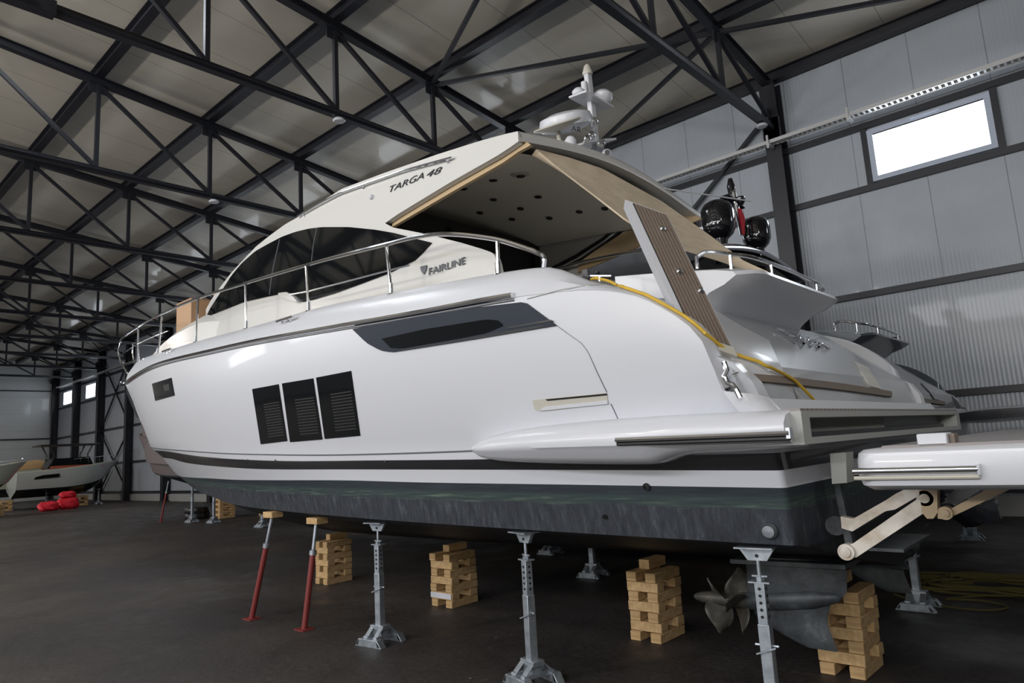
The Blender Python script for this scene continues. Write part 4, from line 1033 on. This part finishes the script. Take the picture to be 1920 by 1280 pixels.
# timber cribs under the keel: log cabin stacks, each timber a thing of its own
beamV = MB().bb((-.17, -.05, 0), (.17, .05, .07)).build('timber_block', 'pine'); bevel(beamV, .004, 1)
first = True; placed = []
cribs = [(-7.70, 4.98, .27, 'left crib behind the red props'), (-5.38, 4.87, .31, 'crib right of the first boat stand'), (-3.03, 4.84, .27, 'crib left of the propellers'), (-1.60, 4.80, .28, 'crib behind the drive leg')]
for cx, cy, wd_, nm in cribs:
    htot = CUR[0][4](cx); nl = int((htot - .02) / .073)
    for L in range(nl):
        z = L * .0725
        for s in (-1, 1):
            if first: o = beamV; first = False
            else: o = beamV.copy(); COL.objects.link(o)
            jx, jy = random.uniform(-.006, .006), random.uniform(-.006, .006)
            if L % 2 == 0: o.location = (cx + s * (wd_ / 2 - .05) + jx, cy + jy, z); o.rotation_euler = (0, 0, math.pi / 2 + random.uniform(-.02, .02)); o.scale = (1.06, .9, 1); d_ = 'left' if s < 0 else 'right'
            else: o.location = (cx + jx, cy + s * .125 + jy, z); o.rotation_euler = (0, 0, random.uniform(-.02, .02)); o.scale = (wd_ / .34, 1, 1); d_ = 'front' if s < 0 else 'rear'
            tag(o, '%s timber in the %s layer, %s' % (d_, nth[L], nm), 'timber block', 'timbers of the %s' % nm)
            placed.append((o, cx, L, s))
for cx, cy, wd_, nm in cribs:
    htot = CUR[0][4](cx); nl = int((htot - .02) / .073); z = nl * .0725
    o = MB().bb((cx - .09, cy - .05, z), (cx - .0, cy + .20, min(htot - .004, z + .07))).build('keel_block', 'pine'); tag(o, 'small top timber touching the keel, on the %s' % nm, 'timber block', 'keel blocks on the cribs')
o = MB().bb((-5.53, 4.684, .085), (-5.23, 4.6865, .135)).build('paper_strip', 'white_gelcoat'); tag(o, 'pale painted strip on a front timber of the crib right of the first boat stand', 'label')

# cardboard boxes on the foredeck
for a, b, z1, lab in (((-11.15, 4.4, 3.5), (-10.6, 4.95, 0), 4.10, 'tall brown cardboard box on the foredeck, left one of two'), ((-10.5, 4.7, 3.5), (-10.0, 5.25, 0), 4.18, 'brown cardboard box on the foredeck beside the windshield')):
    t = thing('cardboard_box', lab, 'box', (a[0], a[1], tz(a[0]) - .02), 'boxes on the foredeck')
    MB().bb((a[0], a[1], tz(a[0]) - .02), (b[0], b[1], z1 - .02)).build('carton', 'cardboard', t)
    MB().bb((a[0] - .005, a[1] - .005, z1 - .02), ((a[0] + b[0]) / 2 - .004, b[1] + .005, z1 - .012)).build('flap', 'cardboard', t)
    MB().bb(((a[0] + b[0]) / 2 + .004, a[1] - .005, z1 - .02), (b[0] + .005, b[1] + .005, z1 - .012)).build('flap', 'cardboard', t)

# yellow shore cable lying over the quarter and transom
px1 = [(1108, 524), (1116, 521), (1140, 526), (1166, 539), (1211, 555), (1250, 576), (1278, 592), (1300, 608), (1322, 628)]
P = []
for x, y in resample(px1, 40):
    h = hit(BB, x, y + 1.5)
    p = (h[0] + h[1] * .012) if h else Vector(at(x, y, Y=3.45))
    P.append(p)
px2 = [(1361, 668), (1400, 681), (1430, 690), (1460, 704), (1482, 717), (1500, 735), (1520, 755), (1536, 768)]
for x, y in resample(px2, 24):
    h = hit(TB, x, y); P.append((h[0] + h[1] * .03) if h else Vector(at(x, y, X=-1.55)))
P = smooth_path([tuple(p) for p in P], 160)
tag(MB().tube(P, .009, 8).build('shore_power_cable', 'yellow_rope'), 'thin yellow cable draped from the quarter of the white yacht across its transom', 'cable')
# coiled old rope on the dark floor
m = MB(); pts = []
for i in range(160):
    a = i * .33; r = .30 + .10 * math.sin(i * .37) + .06 * math.sin(i * 1.3); pts.append((-1.15 + 1.15 * r * math.cos(a) * 1.6, 7.6 + r * math.sin(a), .015 + .05 * abs(math.sin(i * .21))))
tag(m.tube(smooth_path(pts, 480), .010, 6).build('coiled_rope', 'old_rope'), 'loose coil of old yellow rope on the dark floor right of the stern', 'rope')
pts = [(-1.9, 7.0, .012), (-1.6, 6.75, .012), (-1.2, 6.7, .012), (-1.05, 6.9, .012), (-1.25, 7.05, .012), (-1.5, 7.0, .012), (-1.2, 7.3, .012)]
tag(MB().tube(smooth_path(pts, 60), .008, 6).build('rope_end', 'old_rope'), 'thin rope end looping over the floor beside the far stern stand', 'rope')

# ------------------------------------------------------------------ the neighbouring grey yacht of the same kind
DXN, DYN = -.42, 4.15
neigh = thing('motor_yacht', 'dark grey motor yacht behind the white one, with a black hardtop and black domes', 'yacht', (-7.5 + DXN, YC + DYN, 0))
remap = {'white_gelcoat': 'dark_gelcoat', 'warm_gelcoat': 'dark_gelcoat', 'cream_gelcoat': 'dark_gelcoat', 'garage_grey': 'dark_gelcoat', 'black_gelcoat': 'black_gelcoat', 'beige_trim': 'dark_gelcoat', 'platform_grey': 'dark_gelcoat'}
skipn = ('cockpit_awning', 'gangway', 'radar_mast', 'side_lettering', 'roof_lettering', 'shield_emblem', 'swim_platform', 'lift_arm', 'arm_pivot', 'pivot_bracket', 'platform_strut', 'transom_bracket', 'hydraulic_ram', 'arm_mount', 'trim_tab', 'drive_leg', 'whip_aerial', 'deck_camera', 'horn', 'cockpit_frame', 'cockpit_grab_rail', 'side_vent', 'moulding_joint', 'deck_joint', 'underwater_light', 'drain_outlet', 'seat_cushion', 'wing_lining', 'hull_window', 'roof_grab_rail', 'fixed_platform', 'side_moulding', 'hull_pinline')
def dup_into(o, parent):
    base = o.name.split('.')[0]
    if base in skipn or base == 'garage_lettering': return
    c = o.copy(); c.data = o.data.copy(); COL.objects.link(c); c.parent = parent
    for i, s_ in enumerate(c.data.materials):
        n = remap.get(s_.name, s_.name)
        if base == 'hardtop': n = 'navy_gelcoat'
        c.data.materials[i] = MATS[n]
    for ch in [x for x in bpy.data.objects if x.parent == o]: dup_into(ch, c)
for ch in [x for x in bpy.data.objects if x.parent == yacht]: dup_into(ch, neigh)
ORG[neigh.name] = Vector((-7.5 + DXN, YC + DYN, 0))
# domes and mast on its hardtop (placed in world space above that roof)
for px, py, rr_, yy, lab in ((1346, 412, .0, 8.9, ''), (1418, 436, .0, 9.7, ''), (1318, 424, 0, 9.3, '')):
    c = at(px, py, Y=yy); R_ = .235 if yy == 8.9 else (.20 if yy == 9.7 else .15)
    o = MB().lathe([(0, -R_ * 1.25), (R_ * .5, -R_ * 1.22), (R_ * .8, -R_ * .95), (R_ * .98, -R_ * .6), (R_, -R_ * .3), (R_, R_ * .35), (R_ * .95, R_ * .65), (R_ * .8, R_ * .92), (R_ * .5, R_ * 1.12), (0, R_ * 1.2)], c, n=32).build('satellite_dome', 'radome_black', neigh)
    MB().lathe([(R_ * .5, 0), (R_ * .35, -.2), (R_ * .4, -.4)], (c[0], c[1], c[2] - R_), n=16).build('dome_pedestal', 'radome_black', o)
a, b = at(1392, 440, Y=9.3), at(1372, 345, Y=9.3)
nm_ = MB().tube([a, b], .035, 12).build('radar_mast', 'chrome', neigh)
MB().lathe([(.05, 0), (.06, .1), (.03, .22), (0, .23)], at(1372, 362, Y=9.3), n=16).build('masthead_light', 'radome_black', nm_)
MB().prism([at(1350, 372, Y=9.1), at(1368, 366, Y=9.1), at(1398, 390, Y=9.5), at(1380, 396, Y=9.5)], (0, 0, .03)).build('spreader_plate', 'radome_black', nm_)
MB().lathe([(.03, 0), (.07, .05), (.07, .12), (0, .15)], at(1389, 385, Y=9.3), n=14).build('antenna_puck', 'radome_black', nm_)
# rolled red ensign on the mast
tag(MB().tube([at(1386, 392, Y=9.25), at(1391, 410, Y=9.25), at(1394, 440, Y=9.25)], [.03, .045, .02], 8).build('furled_flag', 'flag_red'), 'small furled red flag hanging on the mast between the black domes', 'flag')
# glossy black jet tender carried on the grey yacht's platform
m = MB(); rows = []
for i in range(25):
    v = i / 24; y = 7.9 + v * 3.2; x0_, w_ = -1.28, .0
    s = math.sin(math.pi * min(1, .06 + v * .9)) ** .35
    rows.append([(-1.55, y, 1.60), (-1.15, y, 1.645), (-.75, y, 1.64), (-.45 , y, 1.60), (-.36, y, 1.56), (-.45, y, 1.515), (-.8, y, 1.485), (-1.3, y, 1.47), (-1.55, y, 1.48)])
    rows[-1] = [(-.95 + (p[0] + .95) * (.55 + .45 * s), p[1], 1.55 + (p[2] - 1.55) * s) for p in rows[-1]]
m.grid(rows, loop=True); m.F.append(tuple(range(9))); m.I.append(0); m.F.append(tuple(24 * 9 + k for k in range(9))); m.I.append(0)
pl2 = m.build('swim_platform', 'black_gelcoat', neigh, 40)
MB().tube([(-.40, 8.3, 1.525), (-.38, 10.6, 1.525)], .02, 8).build('platform_strake', 'chrome', pl2)
m = MB(); rows = []
for i in range(13):
    v = i / 12; cx_, cz_ = -1.75 + .30 * v, .98 - .55 * v; rr_ = .26 * math.sin(math.pi * (.22 + .62 * v)) ** .6
    rows.append([(cx_ + rr_ * math.cos(a) * (1 + .06 * math.sin(5 * a + i)), 8.9 + rr_ * 1.1 * math.sin(a), cz_ + .05 * math.cos(a) + .015 * math.sin(7 * a + 2 * i)) for a in [j * math.pi / 10 for j in range(20)]])
m.grid(rows, loop=True); m.F.append(tuple(range(20))); m.I.append(0); m.F.append(tuple(12 * 20 + j for j in range(20))); m.I.append(0)
m.build('wrapped_drive', 'plastic_wrap', neigh, 20)
G2 = 'boat stands under the grey yacht'
for i, (X, Y, rz, lab) in enumerate([(-3.2, 7.75, .1, 'galvanised boat stand under the dark grey yacht, almost lost in shadow amidships'), (-1.9, 10.7, .1, 'galvanised boat stand under the dark grey yacht close to the side wall'), (-6.5, 7.75, 0, 'galvanised boat stand under the dark grey yacht behind the second crib'), (-8.0, 10.7, 0, 'galvanised boat stand under the dark grey yacht towards its bow')]):
    yy = Y - DYN; place(make_stand(zbot(X - DXN, yy) - .012), (X, Y, 0), lab, G2, rz)
for cx, nm in ((-3.2, 'stern'), (-8.2, 'bow')):
    for L in range(7):
        for s in (-1, 1):
            o = beamV.copy(); COL.objects.link(o)
            if L % 2 == 0: o.location = (cx + s * .12, 9.25, L * .0725); o.rotation_euler = (0, 0, math.pi / 2); d_ = 'left' if s < 0 else 'right'
            else: o.location = (cx, 9.25 + s * .12, L * .0725); o.rotation_euler = (0, 0, 0); d_ = 'front' if s < 0 else 'rear'
            o.scale = (1, 1, 1); tag(o, '%s timber, %s layer, crib under the grey yacht near its %s' % (d_, nth[L], nm), 'timber block', 'timbers of the %s crib under the grey yacht' % nm)

# ------------------------------------------------------------------ distant boats
def small_boat(name, label, cat, loc, rz, L, B, z0, zs_, hullm, topm, bottomm='black_gelcoat', extras=None, sheer_rise=.35, group=None, bow_over=.8):
    """bow towards local +x, origin on the floor; z0 keel height, zs_ sheer height at stern"""
    t = thing(name, label, cat, group=group)
    def b(s, k): return B / 2 * k * (1 - max(0, (s - .45) / .55) ** 2.3) ** .8 if s < 1 else 0
    m = MB(); rows = []
    for i in range(25):
        s = i / 24; X = lambda e: -L / 2 + L * s - (1 - e) * bow_over * s ** 3
        ks = z0 + .55 * (zs_ - z0) * max(0, (s - .6) / .4) ** 2
        zc = z0 + (zs_ - z0) * .30 + .35 * (zs_ - z0) * max(0, (s - .4) / .6) ** 2; ze = zs_ + sheer_rise * s ** 1.6
        half_ = [(X(0), 0, ks), (X(.25), b(s, .85), zc), (X(.3), b(s, .87), zc + .05), (X(.6), b(s, .95), (zc + ze) / 2), (X(1), b(s, 1), ze), (X(1), b(s, .96), ze + .03), (X(1), b(s, .8), ze + .02), (X(1), 0, ze + .03)]
        rows.append(half_)
    mi_ = []
    for sg in (1, -1):
        rr__ = [[(p[0], p[1] * sg, p[2]) for p in r] for r in rows]
        n0 = len(m.F); m.grid(rr__)
        for f in range(n0, len(m.F)): m.I[f] = {0: 2, 1: 2}.get((f - n0) % 7, 0 if (f - n0) % 7 < 4 else 1)
    m.F.append(tuple([k for k in range(8)] + [25 * 8 + k for k in range(6, 0, -1)])); m.I.append(0)
    m.build('hull', [hullm, topm, bottomm], t, 35)
    if extras: extras(t, L, B, zs_, sheer_rise)
    t.location = loc; t.rotation_euler = (0, 0, rz)
    return t
def ttop(t, L, B, zs_, sr):
    f = MB(); 
    for x in (-.9, .75):
        for s in (-1, 1): f.tube([(x, s * .55, zs_ + .1), (x + (.15 if x < 0 else -.1), s * .6, zs_ + .75), (x + (-.05 if x < 0 else .1), s * .62, zs_ + 1.18)], .035, 8)
    f.build('top_frame', 'black_plastic', t)
    bevel(MB().bb((-1.35, -.75, zs_ + 1.18), (1.15, .75, zs_ + 1.25)).build('sun_top', 'black_plastic', t), .02)
    MB().prism([(-1.0, -.6, zs_ + .15), (.95, -.6, zs_ + .15), (.75, -.6, zs_ + .62), (-.75, -.6, zs_ + .58)], (0, 1.2, 0)).build('wheelhouse_screen', 'hull_glass', t)
    MB().bb((-.9, -.72, zs_ + .12), (1.3, .72, zs_ + .24)).build('coaming', 'varnished_wood', t)
    r = MB()
    P = [(L / 2 - .15 - i * .3, .85 * (1 - max(0, (1 - i * .12)) ** 2.3) + .05, zs_ + sr + .28) for i in range(8)]
    for s in (-1, 1):
        r.tube([(p[0], s * p[1], p[2] - .02 * i) for i, p in enumerate(P)], .014, 6)
        for p in P[::2]: r.tube([(p[0], s * p[1], p[2]), (p[0], s * p[1], p[2] - .3)], .010, 6)
    r.build('guard_rail', 'chrome', t)
    MB().prism([(-1.6, -B / 2 + .03, zs_ - .33), (-.6, -B / 2 - .0, zs_ - .28), (-.6, -B / 2 - .0, zs_ - .12), (-1.5, -B / 2 + .03, zs_ - .16)], (0, .03, 0)).build('hull_window', 'hull_glass', t)
small_boat('day_cruiser', 'grey day boat with a black sun top at the far left, behind the red bags', 'boat', (-38.8, 10.35, 0), math.pi / 2, 4.5, 2.0, .55, 1.70, 'hull_grey', 'hull_cream', extras=ttop, sheer_rise=.38)
def cover(t, L, B, zs_, sr):
    m = MB(); rows = []
    for i in range(13):
        s = i / 12; X = -L / 2 + .15 + L * .8 * s; h = .42 * math.sin(math.pi * (.18 + .75 * s)) + .03 * math.sin(i * 2.1); w_ = B / 2 * (1 - .35 * max(0, s - .5))
        rows.append([(X, w_ * math.cos(a), zs_ + sr * s * .8 + h * math.sin(a) ** .8) for a in [k * math.pi / 8 for k in range(9)]])
    m.grid(rows).build('boat_cover', 'brown_cover', t, 30)
small_boat('cuddy_boat', 'cream boat with a brown cover, between two other small boats at the far left', 'boat', (-41.0, 9.6, 0), math.pi / 2, 4.6, 2.0, .6, 1.75, 'hull_cream', 'hull_cream', extras=cover)
def openb(t, L, B, zs_, sr):
    MB().bb((-1.2, -.7, zs_), (1.0, .7, zs_ + .30)).build('cockpit_coaming', 'varnished_wood', t)
    for s in (-1, 1): MB().tube([(1.35, s * .5, zs_ + .25), (1.3, s * .5, zs_ + .42), (2.1, s * .25, zs_ + .5), (2.35, 0, zs_ + .52)], .02, 6).build('bow_rail', 'chrome', t)
    MB().bb((.1, -.7, zs_ + .25), (.5, .7, zs_ + .55)).build('seat', 'varnished_wood', t)
    MB().tube([(-.6, 0, zs_ + .2), (-.6, 0, zs_ + 1.15)], .06, 8).build('top_post', 'black_plastic', t)
    bevel(MB().bb((-1.4, -.7, zs_ + 1.15), (.55, .7, zs_ + 1.27)).build('sun_top', 'black_plastic', t), .03)
    MB().prism([(-.2, -.7, zs_ + .3), (.55, -.7, zs_ + .3), (.35, -.7, zs_ + .62), (-.2, -.7, zs_ + .62)], (0, 1.4, 0)).build('windshield', 'hull_grey', t)
small_boat('open_boat', 'cream open boat with orange brown seats, cut by the left edge of the photo', 'boat', (-33.6, 5.0, 0), math.pi / 2, 5.0, 2.1, .62, 1.72, 'hull_cream', 'hull_grey', extras=openb, sheer_rise=.4)
# covered boat beyond the bow
def tarp(t, L, B, zs_, sr):
    m = MB(); rows = []
    for i in range(31):
        s = i / 30; X = -L / 2 + (L + .25) * s; bb_ = B / 2 * (1 - max(0, (s - .5) / .5) ** 2.2 * .97) + .02; top_ = zs_ + .55 + sr * s ** 1.3 + .03 * math.sin(i * 1.7)
        lowz = zs_ - .75 + .55 * s
        rows.append([(X - (1.3 * s ** 2) * (1 - k / 4) ** .8 , -bb_ * (1 - .10 * (k / 4) ** 2) - .02 * math.sin(i * 1.3 + k), lowz + (top_ - lowz) * k / 4) for k in range(5)] + [(X, 0, top_ + .15)] + [(X - (1.3 * s ** 2) * (k / 4) ** .8, bb_ * (1 - .10 * ((4 - k) / 4) ** 2), top_ + (lowz - top_) * k / 4) for k in range(5)])
    m.grid(rows).build('grey_tarpaulin', 'tarp_grey', t, 25)
    MB().bb((-L / 2, -B / 2 - .04, zs_ - .95), (L * .36, -B / 2 + .1, zs_ - .86)).build('boot_stripe', 'teal_paint', t)
small_boat('covered_boat', 'boat under a grey tarpaulin with a teal stripe, behind the bow of the white yacht', 'boat', (-21.4, 9.75, 0), math.pi - .0, 11.5, 3.1, .85, 2.1, 'tarp_grey', 'tarp_grey', 'antifouling', extras=tarp, sheer_rise=.75, bow_over=2.3)
G3 = 'boat stands under the covered boat'
for X, Y, H, lab in ((-19.87, 8.35, 1.2, 'galvanised stand under the covered boat, left of a pair past the bow'), (-18.86, 8.5, 1.2, 'galvanised stand under the covered boat, second past the bow'), (-15.93, 8.35, .42, 'low unused boat stand on the floor beyond the left red prop')):
    place(make_stand(H), (X, Y, 0), lab, G3, .2)
t = make_prop(1.15, .25, .1); place(t, (-21.4, 8.1, 0), 'red tubular prop under the covered boat, leftmost prop in the hall', 'red props under the covered boat', 0, 'prop')
for q, (X, Y) in enumerate(((-20.2, 9.4), (-19.2, 10.3))):
    for L in range(8):
        for s in (-1, 1):
            o = beamV.copy(); COL.objects.link(o)
            o.scale = (1.35, 1.2, 1)
            if L % 2 == 0: o.location = (X + s * .17, Y, L * .0725); o.rotation_euler = (0, 0, math.pi / 2); d_ = 'left' if s < 0 else 'right'
            else: o.location = (X, Y + s * .17, L * .0725); o.rotation_euler = (0, 0, 0); d_ = 'front' if s < 0 else 'rear'
            tag(o, '%s timber, %s layer, %s crib under the covered boat' % (d_, nth[L], 'nearer' if q == 0 else 'farther'), 'timber block', 'timbers of the %s crib under the covered boat' % ('nearer' if q == 0 else 'farther'))
# dark tyres lying by the covered boat
for k, (X, Y, Z_) in enumerate(((-20.9, 8.9, 0), (-20.9, 8.9, .17), (-21.7, 9.3, 0))):
    o = MB().lathe([(.18, .02), (.20, 0), (.30, 0), (.33, .05), (.33, .12), (.30, .17), (.20, .17), (.18, .15), (.18, .02)], (X, Y, Z_), n=20).build('tyre', 'black_plastic'); tag(o, ['lower black tyre beside the crib under the covered boat', 'upper black tyre lying on another beside the covered boat', 'single black tyre flat on the floor under the covered boat'][k], 'tyre', 'tyres')
# red bags
for k, (X, Y, sx_, sy_, sz_, rz, lab) in enumerate([(-35.9, 9.62, .7, .8, .5, .2, 'larger red fabric bag on the floor by the small boats, right one'), (-35.6, 8.80, .7, .72, .38, -.3, 'smaller slumped red fabric bag on the floor, left of the other'), (-35.9, 9.6, .6, .6, .25, .5, 'red fabric bag lying on top of the larger red bag')]):
    zb_2 = .50 if k == 2 else 0; m = MB(); rows = []
    for i in range(9):
        e = -1 + i / 4; rows.append([(X + sx_ / 2 * (math.copysign(abs(math.cos(a)) ** .6, math.cos(a))) * (1 - e ** 4 * .35) + .04 * math.sin(5 * a + i), Y + sy_ / 2 * math.copysign(abs(math.sin(a)) ** .6, math.sin(a)) * (1 - e ** 4 * .35) + .04 * math.cos(4 * a + i), zb_2 + sz_ / 2 * (1 + e) + .03 * math.sin(3 * a) * (i / 8)) for a in [j * math.pi / 10 for j in range(20)]])
    m.grid(rows, loop=True); m.F.append(tuple(range(20))); m.I.append(0); m.F.append(tuple(8 * 20 + j for j in range(20))); m.I.append(0)
    tag(m.build('fabric_bag', 'red_fabric', ang=25), lab, 'bag', 'red bags')
# supports of the distant boats
for k, (X, Y, lab) in enumerate(((-38.4, 9.4, 'galvanised stand under the stern half of the day boat'), (-38.4, 11.6, 'galvanised stand under the bow half of the day boat'), (-40.8, 8.6, 'galvanised stand under the cream boat with the brown cover'), (-33.4, 5.9, 'galvanised stand under the open boat at the left edge'), (-33.4, 3.9, 'galvanised stand under the stern of the open boat'))):
    place(make_stand(.72), (X, Y, 0), lab, 'boat stands under the small boats', 0)
for k, (X, Y) in enumerate(((-38.8, 10.9), (-40.0, 8.1), (-35.2, 6.8))):
    nm = ('the day boat', 'the cream boat', 'the open boat')[k]
    for L in range(5):
        for s in (-1, 1):
            o = beamV.copy(); COL.objects.link(o); o.scale = (1.8, 1.4, 1.3)
            if L % 2 == 0: o.location = (X + s * .2, Y, L * .0945); o.rotation_euler = (0, 0, math.pi / 2); d_ = 'left' if s < 0 else 'right'
            else: o.location = (X, Y + s * .2, L * .0945); o.rotation_euler = (0, 0, 0); d_ = 'front' if s < 0 else 'rear'
            tag(o, '%s timber in the %s layer of the crib beside %s' % (d_, nth[L], nm), 'timber block', 'timbers of the crib beside %s' % nm)
